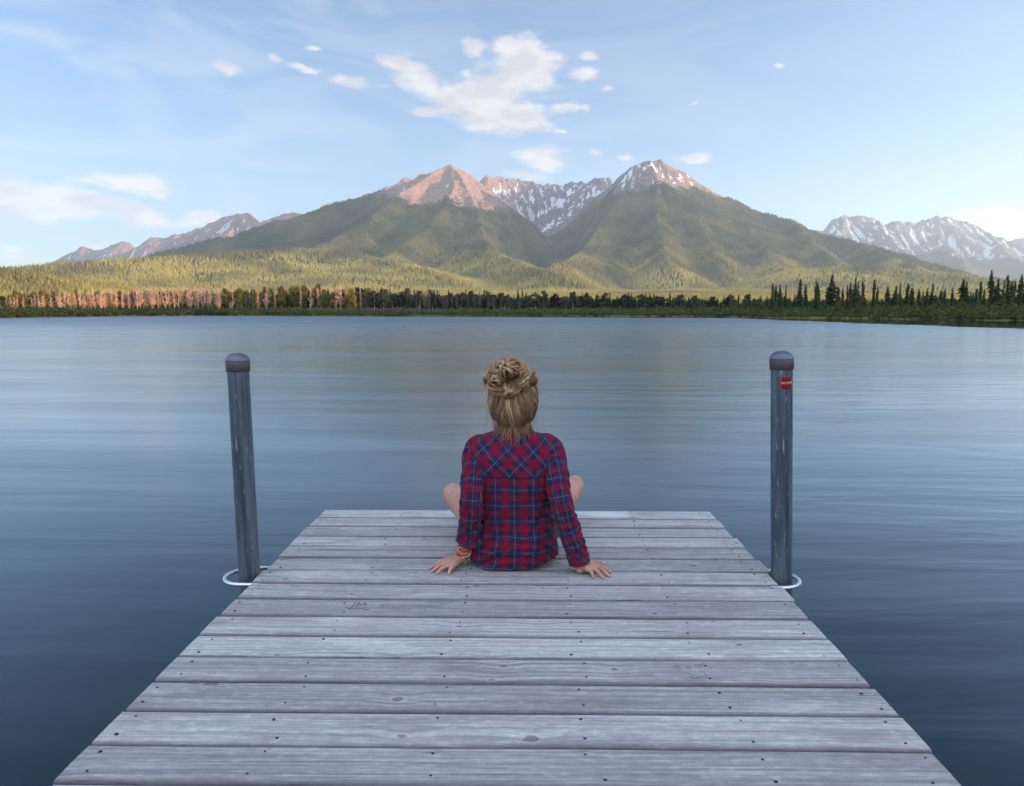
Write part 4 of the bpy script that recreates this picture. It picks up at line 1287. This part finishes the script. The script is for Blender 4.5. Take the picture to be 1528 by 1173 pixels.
# hands: knuckle and tip of thumb, index, middle, ring, little finger (pixels on the deck)
hands = [
  dict(w=wr[0], k=[(679, 834.5), (661, 839.0), (661.5, 842.2), (666, 845.2), (673.5, 847.0)],
       t=[(655, 838.5), (641.5, 849.0), (644, 853.6), (652.0, 856.0), (669.5, 856.6)]),
  dict(w=wr[1], k=[(882, 838.5), (892, 843.0), (891.5, 846.5), (887.5, 849.8), (880.5, 851.5)],
       t=[(901.5, 842.0), (910.5, 854.0), (908.5, 859.5), (899.5, 862.3), (885.5, 862.0)])]
FR = [(.0098, .0092, .0080), (.0084, .0078, .0064), (.0087, .0081, .0066), (.0083, .0077, .0063), (.0075, .0068, .0057)]
nails = []
for h in hands:
    w = h['w']
    for f in range(5):
        kz = 0.026 if f else 0.020
        K = JD(*h['k'][f], kz); T = JD(*h['t'][f], 0.0065)
        a, b_, c_ = FR[f]
        if f:
            limb(body, [w + Vector((0, 0, -.006)), w.lerp(K, .55) + Vector((0, 0, .001)), K], [0.0175, 0.0135, 0.0105], n=12)
        else:
            limb(body, [w + Vector((0, 0.005, -.012)), K], [0.016, 0.0115], n=12)
        m1 = K.lerp(T, .42) + Vector((0, 0, .0065)); m2 = K.lerp(T, .74) + Vector((0, 0, .0035))
        limb(body, [K, m1, m2, T], [a * 1.08, a, b_, c_], n=10)
        nails.append((T, (T - m2).normalized(), c_))
    # heel of the hand and palm
    cc = (JD(*h['k'][2], 0.018) + w) / 2
    blob(body, Vector((cc.x, cc.y, 0.017)), (0.032, 0.036, 0.016))
    blob(body, Vector((w.x, w.y, 0.020)), (0.022, 0.022, 0.0195))
# legs: knees up and out, shins folded in towards crossed ankles
kn = [J(677, 739, 3.43), J(855, 727, 3.42)]
ank = [Vector((0.09, 0.47, 0.060)), Vector((-0.085, 0.55, 0.060))]
for s in (0, 1):
    sg = -1 if s == 0 else 1
    hipj = Vector((sg * 0.095, 0.02, 0.105))
    limb(body, [hipj, hipj.lerp(kn[s], .5) + Vector((0, 0, .012)), kn[s]], [0.088, 0.074, 0.054])
    limb(body, [kn[s], kn[s].lerp(ank[s], .33) + Vector((sg * .012, -.012, -.006)), kn[s].lerp(ank[s], .72), ank[s]], [0.050, 0.053, 0.037, 0.031])
    blob(body, kn[s] + Vector((sg * .006, .012, .010)), (0.047, 0.046, 0.046))
    toe = ank[s] + Vector((-sg * 0.085, 0.15, -0.032))
    limb(body, [ank[s] + Vector((0, -.02, -.025)), ank[s].lerp(toe, .55) + Vector((0, 0, .004)), toe], [0.030, 0.029, 0.019])
    for q in range(5):
        o_ = toe + Vector((-sg * .02 + sg * q * 0.0125, 0.004 - q * .004, -.006))
        limb(body, [o_, o_ + Vector((-sg * .012, .026 - q * .003, -.003))], [.0095 - q * .0006, .0085 - q * .0006], n=8)

skin, k, b = material('skin', (0.55, 0.33, 0.25), 0.5)
pos = k.obj()
nsk = k.noise(pos, 18.0, 4, 0.6)
k.put(b.inputs['Base Color'], k.mix(k.map(nsk, .3, .7), (0.46, 0.25, 0.19), (0.36, 0.18, 0.135)))
b.inputs['Subsurface Weight'].default_value = 0.12
b.inputs['Subsurface Radius'].default_value = (0.012, 0.004, 0.002)
b.inputs['Subsurface Scale'].default_value = 0.5
k.put(b.inputs['Normal'], k.bump(k.noise(pos, 160.0, 4, 0.7), 0.35, 0.002))
bo = body.build('body', skin, person)
rm = bo.modifiers.new('r', 'REMESH'); rm.mode = 'VOXEL'; rm.voxel_size = 0.0034; rm.use_smooth_shade = True
sm = bo.modifiers.new('s', 'SMOOTH'); sm.iterations = 4; sm.factor = 0.5
def bake(o):
    dg = bpy.context.evaluated_depsgraph_get()
    me = bpy.data.meshes.new_from_object(o.evaluated_get(dg))
    o.modifiers.clear(); o.data = me
    me.polygons.foreach_set('use_smooth', np.ones(len(me.polygons), bool)); me.update()
bake(bo)
# keep only the outer skin: the fused shape must be one continuous surface
bm = bmesh.new(); bm.from_mesh(bo.data); bm.verts.ensure_lookup_table()
seen = set(); comps = []
for v in bm.verts:
    if v.index in seen: continue
    st = [v]; seen.add(v.index); comp = []
    while st:
        a = st.pop(); comp.append(a)
        for e in a.link_edges:
            o_ = e.other_vert(a)
            if o_.index not in seen: seen.add(o_.index); st.append(o_)
    comps.append(comp)
comps.sort(key=len)
for comp in comps[:-1]:
    bmesh.ops.delete(bm, geom=comp, context='VERTS')
bm.to_mesh(bo.data); bm.free(); bo.data.update()
nailm, _, _ = material('fingernail', (0.66, 0.42, 0.36), 0.3)
for (T, d, c_) in nails:
    m = MB(); blob(m, T + Vector((0, 0, c_ * .72)) - d * .002, (c_ * .62, c_ * .9, c_ * .32), Vector((0, 1, 0)).rotation_difference(Vector((d.x, d.y, -.25)).normalized()), 7)
    m.build('fingernail', nailm, bo)
eyew, _, _ = material('eye', (0.75, 0.74, 0.72), 0.2); irm, _, _ = material('iris', (0.06, 0.10, 0.10), 0.2)
lipm, _, _ = material('lips', (0.45, 0.16, 0.14), 0.5)
for s in (-1, 1):
    m = MB(); blob(m, HC + Vector((s * 0.030, 0.0725, 0.004)), (0.0120, 0.0120, 0.0068), n=10)
    m.mi = 1; blob(m, HC + Vector((s * 0.030, 0.0800, 0.004)), (0.0056, 0.0050, 0.0056), n=8)
    m.build('eye', [eyew, irm], bo)

# ---- shirt
flannel, k, b = material('plaid_flannel', rough=0.95, spec=0.1)
u = k.attr('fu').outputs['Fac']; v = k.attr('fv').outputs['Fac']; yk = k.attr('yoke').outputs['Fac']
isy = k.math('GREATER_THAN', yk, 0.5)
c45 = 0.70710678
ur = k.math('MULTIPLY', k.math('ADD', u, v), c45); vr = k.math('MULTIPLY', k.math('SUBTRACT', v, u), c45)
def pick(a, b_): return k.math('ADD', k.math('MULTIPLY', a, isy), k.math('MULTIPLY', b_, k.math('SUBTRACT', 1.0, isy)))
wob = k.math('MULTIPLY_ADD', k.noise(k.obj(), 22.0, 2), 0.006, -0.003)
U = k.math('ADD', pick(ur, u), wob); V_ = k.math('ADD', pick(vr, v), wob)
def bands(t, per, darkw, phase):
    f = k.math('FRACT', k.math('ADD', k.math('DIVIDE', t, per), phase))
    d = k.math('ABSOLUTE', k.math('SUBTRACT', f, 0.5))          # 0 in the middle of the blue band
    blue = k.map(d, 0.300, 0.284)
    edge = k.map(k.math('ABSOLUTE', k.math('SUBTRACT', d, 0.258)), darkw, darkw * 0.45)
    mid = k.map(d, 0.020, 0.008)
    col = k.mix(blue, (0.185, 0.002, 0.020), (0.003, 0.020, 0.066))
    col = k.mix(edge, col, (0.004, 0.008, 0.045))
    return col, mid
cu, mu = bands(U, 0.0770, 0.034, 0.62)
cv, mv = bands(V_, 0.0680, 0.075, 0.30)
c = k.mix(0.5, cu, cv)
c = k.mix(k.math('MULTIPLY', mu, 0.25), c, (0.42, 0.38, 0.09))
c = k.mix(k.math('MULTIPLY', mv, 0.25), c, (0.30, 0.40, 0.12))
nf = k.noise(k.obj(), 420.0, 2, 0.6)
nl = k.noise(k.obj(), 35.0, 3, 0.6)
c = k.mix(k.map(nl, .3, .75, 0.0, .22), c, (0.10, 0.02, 0.07))
c = k.mix(k.map(nf, .5, .8, 0.0, .18), c, (0.20, 0.08, 0.13))
seam = k.map(k.math('ABSOLUTE', k.math('SUBTRACT', yk, 0.5)), 0.016, 0.004)
c = k.mix(k.math('MULTIPLY', seam, .7), c, (0.02, 0.01, 0.03))
k.put(b.inputs['Base Color'], c)
b.inputs['Sheen Weight'].default_value = 0.05
b.inputs['Sheen Roughness'].default_value = 0.6
k.put(b.inputs['Normal'], k.bump(k.math('SUBTRACT', k.math('ADD', nf, k.math('MULTIPLY', nl, 1.5)), k.math('MULTIPLY', seam, 2.0)), 0.45, 0.002))

def loft(name, rings, fu, fv, yo, parent, closed_u=True):
    """rings: (nr, nc, 3) array, the last column repeats the first one"""
    nr, nc, _ = rings.shape
    o = mesh_np(name, rings.reshape(-1, 3), grid_faces(nr, nc), [flannel], parent, smooth=True)
    fattr(o, 'fu', fu); fattr(o, 'fv', fv); fattr(o, 'yoke', yo)
    return o
# torso rows: (py, x left px, x right px, centre Y, half depth, exponent)
rows = [
 (853, 712, 800, 2.985, .075, 2.2), (850, 703, 812, 3.00, .095, 2.3), (842, 699, 824, 3.03, .125, 2.4), (828, 700, 832, 3.045, .140, 2.4), (812, 703, 830, 3.04, .138, 2.4), (790, 710, 825, 3.02, .126, 2.4),
 (765, 713, 820, 3.005, .112, 2.4), (740, 712, 820, 2.99, .108, 2.5), (715, 707, 826, 2.985, .112, 2.6), (692, 701, 832, 2.98, .112, 2.7), (675, 697, 836, 2.98, .102, 2.8), (663, 700, 834, 2.98, .088, 2.7),
 (655, 707, 828, 2.98, .077, 2.5), (649, 719, 816, 2.98, .069, 2.3), (645, 731, 802, 2.98, .062, 2.1), (641, 738, 795, 2.982, .058, 2.0), (636, 741, 791, 2.985, .055, 2.0)]
NRr, NCc = 230, 260
tt = np.linspace(0, len(rows) - 1, NRr)
def spl(vals):
    vals = np.array(vals, float); i = np.clip(tt.astype(int), 0, len(vals) - 2); f = tt - i
    p0 = vals[np.clip(i - 1, 0, None)]; p1 = vals[i]; p2 = vals[i + 1]; p3 = vals[np.clip(i + 2, None, len(vals) - 1)]
    return 0.5 * (2 * p1 + (p2 - p0) * f + (2 * p0 - 5 * p1 + 4 * p2 - p3) * f * f + (3 * p1 - p0 - 3 * p2 + p3) * f ** 3)
rl = [J(r[1], r[0], r[3]) for r in rows]; rr_ = [J(r[2], r[0], r[3]) for r in rows]
zc = spl([max(a.z, 0.004 + 0.004 * i) for i, a in enumerate(rl)]); xl_ = spl([a.x for a in rl]); xr_ = spl([a.x for a in rr_])
yc = spl([r[3] - Y0 for r in rows]); hd = spl([r[4] for r in rows]); ex = spl([r[5] for r in rows])
th = np.linspace(np.pi / 2, np.pi / 2 - 2 * np.pi, NCc)          # starts and ends at the front
TH, ZC = np.meshgrid(th, zc)
cs, sn_ = np.cos(TH), np.sin(TH)
e = (2 / ex)[:, None]
xs = np.sign(cs) * np.abs(cs) ** e * ((xr_ - xl_) / 2)[:, None] + ((xr_ + xl_) / 2)[:, None]
ys = np.sign(sn_) * np.abs(sn_) ** e * hd[:, None] + yc[:, None]
# shoulders: sides of the top rows sit lower than the middle
arc = np.cumsum(np.hypot(np.diff(xs, axis=1, prepend=xs[:, :1]), np.diff(ys, axis=1, prepend=ys[:, :1])), 1)
arc = arc - arc[:, NCc // 2][:, None]
# slack cloth: soft vertical folds at the waist, sagging rolls near the seat, small creases
zz = ZC
A = arc
wst = sstep(0.02, 0.10, zz) * sstep(0.36, 0.22, zz)
d = 0.0040 * perlin(A * 9 + 3, zz * 6)
d += wst * (0.011 * ridged(A * 8 + zz * 6, zz * 3.0 + 2, 2) - 0.003)
d += sstep(0.22, 0.05, zz) * (0.010 * ridged(zz * 22 + 3.0 * A * A * 20, A * 5, 2) - 0.002)
dg = A * np.sign(A) * 0.9
d += sstep(0.12, 0.2, zz) * sstep(0.46, 0.36, zz) * sstep(0.05, 0.14, np.abs(A)) * 0.0095 * ridged(zz * 15 + dg * 14, A * 4 + 7, 2)
d += 0.0035 * sstep(0.37, 0.45, zz) * perlin(A * 16, zz * 14 + 4)
d += 0.0012 * perlin(A * 60, zz * 60)
lenx = np.hypot(cs, sn_)
nx_ = cs / lenx; ny_ = sn_ / lenx
d = d * 1.65 * (1 - .6 * sstep(.16, .06, zz) * sstep(.10, .16, np.abs(A)))
xs = xs + nx_ * d; ys = ys + ny_ * d
zs = zz + 0.004 * perlin(A * 7, zz * 3 + 8) * sstep(0.3, 0.0, zz)
# scalloped shirt tail: the right side is hitched up a little
lift = sstep(0.08, 0.26, np.where(A < 0, 0, A) + 0) * 0.038 + sstep(0.10, 0.2, np.where(A > 0, 0, -A)) * 0.02
lift_sign = np.where(A > 0, 1.0, 1.0)
zs = zs + lift * sstep(0.11, 0.0, zz)
YZ = (J(766, 713, 2.87).z)
yo = np.clip((zs + 0.0 * A - YZ) * 4.0 + 0.5, 0, 1)
shirt = loft('shirt', np.stack([xs, ys, zs], -1), A, zs, yo, person)

def frame_along(pts, rads, n_s, n_c, wr_amp, seed, start_up=Vector((0, -1, 0))):
    pts = [Vector(p) for p in pts]
    ts = np.linspace(0, len(pts) - 1, n_s)
    def cr(vals, t):
        i = min(int(t), len(vals) - 2); f = t - i
        p0 = vals[max(i - 1, 0)]; p1 = vals[i]; p2 = vals[i + 1]; p3 = vals[min(i + 2, len(vals) - 1)]
        return 0.5 * ((p1 * 2) + (p2 - p0) * f + (p0 * 2 - p1 * 5 + p2 * 4 - p3) * f * f + (p1 * 3 - p0 - p2 * 3 + p3) * f ** 3)
    C_ = [cr(pts, t) for t in ts]; Rr = [cr(rads, t) for t in ts]
    L = [0]
    for a, b_ in zip(C_[:-1], C_[1:]): L.append(L[-1] + (b_ - a).length)
    rings = np.zeros((n_s, n_c, 3)); fu = np.zeros((n_s, n_c)); fv = np.zeros((n_s, n_c)); up = start_up.copy()
    for i in range(n_s):
        t = (C_[min(i + 1, n_s - 1)] - C_[max(i - 1, 0)]).normalized()
        up = (up - t * up.dot(t)).normalized(); s_ = t.cross(up)
        for j in range(n_c):
            a = 2 * math.pi * j / (n_c - 1)
            rings[i, j] = list(C_[i]); fu[i, j] = (a - math.pi) * 0.056; fv[i, j] = -L[i]
    up = start_up.copy()
    ang = 2 * np.pi * np.arange(n_c) / (n_c - 1)
    for i in range(n_s):
        t = (C_[min(i + 1, n_s - 1)] - C_[max(i - 1, 0)]).normalized()
        up = (up - t * up.dot(t)).normalized(); s_ = t.cross(up)
        ca, sa = np.cos(ang), np.sin(ang)
        li = L[i]
        w = wr_amp * (ridged(li * 17 + 1.6 * ca + seed, 1.3 * sa + seed * 2 + li * 3, 2) - 0.3) + 0.35 * wr_amp * perlin(li * 45 + ca * 2, sa * 3 + seed)
        r_ = Rr[i] + w
        for q in range(3):
            rings[i, :, q] += (ca * up[q] + sa * s_[q]) * r_
    return rings, fu, fv, L[-1]
# sleeves
def add_lip(R_, fu, fv, axis_end):
    """turn the cloth inwards at the open end"""
    c = R_[-1].mean(0)
    prev = R_[-8].mean(0)
    inn = (R_[-1] - c) * 0.88 + c
    inn2 = (R_[-8] - prev) * 0.86 + prev
    return np.concatenate([R_, inn[None], inn2[None]], 0), np.concatenate([fu, fu[-1:], fu[-1:]], 0), np.concatenate([fv, fv[-1:] - .004, fv[-1:] - .03], 0)
lc_end = J(700, 807, 2.945)
Lp = [sh[0] + Vector((.036, 0, -.004)), sh[0] + Vector((-.001, 0.0, -.022)), sh[0].lerp(elb[0], .5) + Vector((-.003, 0, 0)), elb[0] + Vector((0.002, .0, 0)), elb[0].lerp(lc_end, .55) + Vector((.003, 0, 0)), lc_end + Vector((0, 0, .022)), lc_end]
Rg, fu, fv, L_ = frame_along(Lp, [.046, .050, .0450, .0425, .0440, .048, .052], 130, 72, .0125, 1.5)
Rg, fu, fv = add_lip(Rg, fu, fv, lc_end)
slv = loft('sleeve', Rg, fu, fv, np.zeros(fu.shape), shirt)
# rolled fold at the end of the left sleeve
c0 = lc_end + Vector((0.004, 0, .010))
dirn = (lc_end - elb[0]).normalized()
Rg, fu, fv, L_ = frame_along([c0 - dirn * .020, c0 - dirn * .012, c0 + dirn * .004, c0 + dirn * .014], [.047, .055, .0555, .050], 26, 72, .004, 6.5)
Rg, fu, fv = add_lip(Rg, fu, fv, c0)
loft('cuff', Rg, fu + .02, fv * 1.0 + .03, np.zeros(fu.shape), slv)
rc_end = wr[1] + Vector((-.003, .004, .012))
Rp = [sh[1] + Vector((-.036, 0, -.004)), sh[1] + Vector((.001, 0.0, -.022)), sh[1].lerp(elb[1], .5) + Vector((.003, 0, 0)), elb[1] + Vector((-.002, .0, 0)), elb[1].lerp(rc_end, .5) + Vector((-.004, 0, 0)), elb[1].lerp(rc_end, .82), rc_end.lerp(elb[1], .06)]
Rg, fu, fv, L_ = frame_along(Rp, [.046, .050, .0450, .0430, .0420, .0415, .040], 140, 72, .0120, 9.5)
Rg, fu, fv = add_lip(Rg, fu, fv, rc_end)
slv2 = loft('sleeve', Rg, fu, fv, np.zeros(fu.shape), shirt)
dirn = (rc_end - elb[1]).normalized()
Rg, fu, fv, L_ = frame_along([rc_end - dirn * .052, rc_end - dirn * .048, rc_end - dirn * .02, rc_end], [.0415, .0450, .0455, .0450], 30, 72, .0030, 3.5)
Rg, fu, fv = add_lip(Rg, fu, fv, rc_end)
loft('cuff', Rg, fu * 1.1, fv * 1.0 + .02, np.ones(fu.shape), slv2)
# collar: stands up round the neck and falls over
nc = J(766, 640, 2.985)
prof = [(.062, -.012), (.060, .004), (.058, .020), (.060, .030), (.066, .031), (.073, .018), (.078, .000), (.080, -.010), (.077, -.011), (.071, .004)]
n = 90; a = np.linspace(np.pi / 2 + .25, np.pi / 2 + 2 * np.pi - .25, n)
Rg = np.zeros((len(prof), n, 3))
for i, (r_, z_) in enumerate(prof):
    rr2 = r_ + 0.002 * np.sin(a * 5 + i) * (i > 4)
    Rg[i, :, 0] = nc.x + np.cos(a) * rr2 * 1.05; Rg[i, :, 1] = nc.y + np.sin(a) * rr2; Rg[i, :, 2] = nc.z + z_ - .018 * sstep(-.2, 1.0, np.sin(a)) + .002 * np.sin(a * 3)
loft('collar', Rg, np.tile(a * .065, (len(prof), 1)), np.tile(np.array([p[1] * 1.6 for p in prof])[:, None], (1, n)), np.zeros((len(prof), n)), shirt)

shm, _, _ = material('denim_shorts', (0.03, 0.045, 0.08), 0.9)
m = MB()
for s in (0, 1):
    sg = -1 if s == 0 else 1
    hipj = Vector((sg * 0.095, 0.02, 0.108))
    limb(m, [hipj, hipj.lerp(kn[s], .30) + Vector((0, 0, .008))], [0.095, 0.090])
limb(m, [(-.06, -.01, .102), (.06, -.01, .102)], [0.100, 0.100])
so = m.build('shorts', shm, person)
r_ = so.modifiers.new('r', 'REMESH'); r_.mode = 'VOXEL'; r_.voxel_size = .006; r_.use_smooth_shade = True
bake(so)

# ---- bracelets on the left wrist
fa = (wr[0] - elb[0]).normalized(); hw_ = wr[0]
def bracelet(name, label, dist, r_, tube_r, color, tilt, beads=0, col2=None, flat=1.0):
    mt_, k_, b_ = material(name, color, 0.5)
    mt2, _, _ = material(name + '_accent', col2 or color, 0.4)
    ce = hw_ - fa * dist
    ax = (fa + Vector(tilt)).normalized(); up = ax.orthogonal().normalized(); s_ = ax.cross(up)
    m = MB()
    ring = lambda t: ce + (up * math.cos(t) + s_ * math.sin(t)) * r_
    if beads:
        m.tube([ring(2 * math.pi * i / 30) for i in range(30)], tube_r * .4, 6, closed=True)
        for i in range(beads):
            m.mi = 1 if i % 3 == 0 else 0
            blob(m, ring(2 * math.pi * i / beads), (tube_r,) * 3, n=6)
    else:
        for q in range(int(flat)):
            ce = hw_ - fa * (dist + q * tube_r * 1.5)
            pts = [ce + (up * math.cos(2 * math.pi * i / 40) + s_ * math.sin(2 * math.pi * i / 40)) * (r_ + .0006 * math.sin(i * 2.1)) for i in range(40)]
            m.tube(pts, tube_r, 8, closed=True)
    o = m.build(name, [mt_, mt2], person); o['label'] = label
bracelet('bracelet', 'orange woven band', .034, .0295, .0024, (0.62, 0.13, 0.02), (.05, .1, 0), flat=4)
bracelet('bracelet', 'white cord bracelet', .024, .0305, .0030, (0.72, 0.68, 0.66), (.25, .10, 0))
bracelet('bracelet', 'dark red cord bracelet', .017, .0305, .0028, (0.26, 0.015, 0.04), (.12, -.15, 0), flat=2)
bracelet('bracelet', 'turquoise and black beaded bracelet', .006, .0320, .0036, (0.10, 0.30, 0.26), (.35, .0, 0), beads=26, col2=(0.02, .02, .03))
bracelet('bracelet', 'brown beaded bracelet', .011, .0315, .0032, (0.20, 0.03, 0.04), (-.15, .2, 0), beads=28, col2=(0.6, .45, .4))

# ---- hair
hairm, k, b = material('blond_hair', (0.4, 0.26, 0.15), 0.42, spec=0.4)
hc = k.attr('strand').outputs['Color']
k.put(b.inputs['Base Color'], hc)
hr = np.random.default_rng(3)
HV = []; HF = []; HCc = []; hbase = 0
def strand(path, r0, r1, c0, c1):
    global hbase
    path = np.asarray(path); n = len(path); K = 4
    tg = np.gradient(path, axis=0); tg /= np.linalg.norm(tg, axis=1)[:, None] + 1e-9
    ref = np.array([0.3, 0.9, 0.2]); s_ = np.cross(tg, ref); s_ /= np.linalg.norm(s_, axis=1)[:, None] + 1e-9
    u_ = np.cross(s_, tg)
    t = np.linspace(0, 1, n); rad = (r0 + (r1 - r0) * t) * np.clip(np.minimum(t * 8 + .3, (1 - t) * 6 + .15), 0, 1)
    a = 2 * np.pi * np.arange(K) / K
    V = path[:, None, :] + rad[:, None, None] * (np.cos(a)[None, :, None] * s_[:, None, :] + np.sin(a)[None, :, None] * u_[:, None, :] * 0.7)
    HV.append(V.reshape(-1, 3))
    i = np.arange(n - 1)[:, None] * K; j = np.arange(K)[None, :]
    HF.append((np.stack([i + j, i + (j + 1) % K, i + K + (j + 1) % K, i + K + j], -1) + hbase).reshape(-1, 4))
    cc = np.array(c0)[None] * (1 - t[:, None]) + np.array(c1)[None] * t[:, None]
    HCc.append(np.repeat(cc, K, 0)); hbase += n * K
hcN = np.array(HC)
bunC = np.array(J(761, 563, 2.90))
holeC = np.array(J(758, 567, 2.87))
DARK = np.array((0.085, 0.044, 0.024)); MID = np.array((0.25, 0.135, 0.070)); BLO = np.array((0.66, 0.42, 0.22)); PALE = np.array((0.90, 0.70, 0.44))
hax = np.array([0.088, 0.106, 0.116])
hoc = hcN + np.array([0.001, -0.008, 0.006])
# scalp under the strands
m = MB(); blob(m, Vector(hoc + np.array([0, -.006, .004])), (.082, .094, .104), n=18)
Vs = np.array(m.v); keepf = []
for f in m.f:
    c_ = Vs[list(f)].mean(0) - hoc
    if not (c_[1] > 0.045 and c_[2] < 0.055) and not (c_[2] < -0.075) and not (c_[1] > .0 and c_[2] < -.03):
        keepf.append(f)
m.f = keepf; m.m = [0] * len(keepf)
hs_m, _, _ = material('hair_under_layer', (0.075, 0.042, 0.026), 0.7)
head_hair_base = m
dirb = (bunC - hoc) / hax; dirb /= np.linalg.norm(dirb)
locks = []
for i in range(270):
    az_ = hr.uniform(-np.pi, np.pi)                     # 0 = back (-y)
    if hr.random() < .35: az_ *= .6
    f = (1 - np.cos(az_)) / 2                           # 0 back, 1 front
    zl = np.interp(f, [0, .35, .6, 1], [-0.84, -0.60, 0.05, 0.52]) + hr.normal(0, .06)
    if hr.random() < .45: zl = zl + hr.uniform(0, .55) * (0.6 - zl)
    locks.append((az_, np.clip(zl, -.92, .9), hr.uniform(0, .13), hr.uniform(.2, 1.7), hr.uniform(0, 6.28), hr.uniform(4, 10), hr.uniform(.004, .014), hr.random(), hr.uniform(-.8, .8), hr.random() < .17))
for (az0, z0l, pf, bulge, ph, fr, wv_, mv0, swl, pale) in locks:
    for q_ in range(14):
        az_ = az0 + hr.normal(0, .055); zl = np.clip(z0l + hr.normal(0, .05), -.95, .92)
        rr = math.sqrt(max(1 - zl * zl, 0))
        d0 = np.array([math.sin(az_) * rr, -math.cos(az_) * rr, zl])
        db = dirb + np.array([swl * .12, 0, 0]) + hr.normal(0, .03, 3); db /= np.linalg.norm(db)
        om = math.acos(np.clip(d0 @ db, -1, 1))
        if om < .15: continue
        n = 18; t = np.linspace(0, 1, n)
        sl = (np.sin((1 - t) * om)[:, None] * d0 + np.sin(t * om)[:, None] * db) / math.sin(om)
        sl /= np.linalg.norm(sl, axis=1)[:, None]
        loose = hr.uniform(0, .03)
        puff = 1 + pf + loose + .075 * np.sin(np.pi * t) * bulge + .028 * np.sin(t * fr * .8 + ph * 2) * (1 - t)
        side = np.cross(sl, np.gradient(sl, axis=0)); side /= np.linalg.norm(side, axis=1)[:, None] + 1e-9
        pinch = (hr.normal(0, .0035)) * (1 - t) ** .5
        path = hoc + sl * hax * puff[:, None] + side * (wv_ * np.sin(t * fr + ph) * (1 - .5 * t) + pinch + .0012 * np.sin(t * 17 + q_))[:, None]
        mixv = np.clip(mv0 + hr.normal(0, .28), 0, 1)
        root = DARK * (1 - mixv * .6) + MID * mixv * .6
        tip = MID * (1 - mixv) + BLO * mixv
        if pale and hr.random() < .7: root = MID; tip = PALE
        strand(path, hr.uniform(.0006, .0014), hr.uniform(.0007, .0015), root, tip)
# the bun: fat twisted locks that leave the dark middle, swell outwards and tuck back in
for i in range(230):
    lobe0 = hr.uniform(0, 2 * np.pi)
    w = 1 + .13 * math.sin(3 * lobe0 + 1.2) + .08 * math.sin(5 * lobe0)
    rx0, rz0 = .094 * w * hr.uniform(.50, 1.03), .069 * w * hr.uniform(.50, 1.05)
    if math.sin(lobe0) > 0: rz0 *= 1.13
    sw0 = hr.choice([-1, 1], p=[.3, .7]) * hr.uniform(.2, 1.7)
    dp0 = hr.uniform(.5, 1.15); fr0, ph0, wa0 = hr.uniform(3, 11), hr.uniform(0, 6), hr.uniform(.001, .0075)
    mv0 = hr.random(); pale = hr.random() < .2
    th0 = hr.uniform(.018, .060)
    for q_ in range(12):
        o1, o2 = hr.normal(0, 1, 2)
        lobe = lobe0 + o1 * .06
        rx = rx0 * (1 + o2 * th0 * .8); rz = rz0 * (1 + o2 * th0 * .8)
        n = 20; t = np.linspace(0, 1, n)
        rad = np.sin(np.pi * (.06 + t * .84)) ** .8
        a_ = lobe + sw0 * (t - .3) * 1.25
        dep = -0.066 * np.sin(np.pi * np.clip(t * 1.3, 0, 1)) * (dp0 + o1 * .06) + 0.050 * t ** 1.5
        wav = wa0 * np.sin(t * fr0 + ph0)
        off_c = holeC * (1 - .8 * t[:, None]) + bunC * (.8 * t[:, None])
        path = off_c + np.stack([np.cos(a_) * (rx * rad + wav), dep, np.sin(a_) * (rz * rad + wav)], -1)
        mv_ = np.clip(mv0 + hr.normal(0, .28), 0, 1)
        c0 = DARK * (1 - .3 * mv_) + MID * .3 * mv_; c1 = MID * (1 - mv_) + BLO * mv_
        if pale and hr.random() < .7: c1 = PALE
        strand(path, hr.uniform(.0007, .0015), hr.uniform(.0008, .0016), c0 * .6 + c1 * .4, c1)
# loose locks at the nape, falling on the collar, and fly-away hairs
for i in range(260):
    x_ = hr.normal(0, .040) - .006; st = hoc + np.array([x_, -.072 + abs(x_) * .5, -.066 + hr.uniform(-.02, .05)])
    n = 13; t = np.linspace(0, 1, n); Ln = hr.uniform(.035, .105)
    am = hr.uniform(.002, .007); ph = hr.uniform(0, 6); fr = hr.uniform(5, 11)
    path = st + np.stack([np.sign(x_) * .008 * t + am * np.sin(t * fr + ph) * t, -.016 * np.sin(t * 2.2) + am * .6 * np.cos(t * fr + ph) * t - .004, -Ln * t], -1)
    mv_ = hr.random()
    strand(path, .0007, .0004, MID * .7, MID * (1 - mv_) + BLO * mv_)
for i in range(220):
    a_ = hr.uniform(0, 2 * np.pi)
    e_ = np.array([math.cos(a_), 0, math.sin(a_)])
    ctr = bunC if hr.random() < .5 else hoc - np.array([0, .03, .02])
    r1 = .07 if ctr is bunC else .085
    n = 12; t = np.linspace(0, 1, n)
    path = ctr + e_ * (r1 + hr.uniform(.002, .040) * t)[:, None] * np.array([1.15, 1, 1.0]) + np.stack([.012 * np.sin(t * 3 + i), -.02 + .01 * t, -.014 * t * t - .004 * np.sin(t * 5 + i)], -1)
    strand(path, .00035, .00022, MID, BLO)
hair = mesh_np('hair', np.concatenate(HV), np.concatenate(HF), [hairm], person, smooth=True)
cattr(hair, 'strand', np.concatenate(HCc))
# curled outward shoulder tie just behind the left collar
head_hair_base.build('hair_cap', hs_m, hair)
# small hair elastic in the dark middle of the bun
em, _, _ = material('hair_elastic', (0.02, 0.015, 0.02), 0.8)
m = MB(); ce = Vector(holeC) + Vector((0, .012, 0))
m.tube([ce + Vector((math.cos(t) * .017, .004 * math.sin(3 * t), math.sin(t) * .014)) for t in [i * 2 * math.pi / 24 for i in range(24)]], .004, 8, closed=True)
m.build('hair_elastic', em, hair)
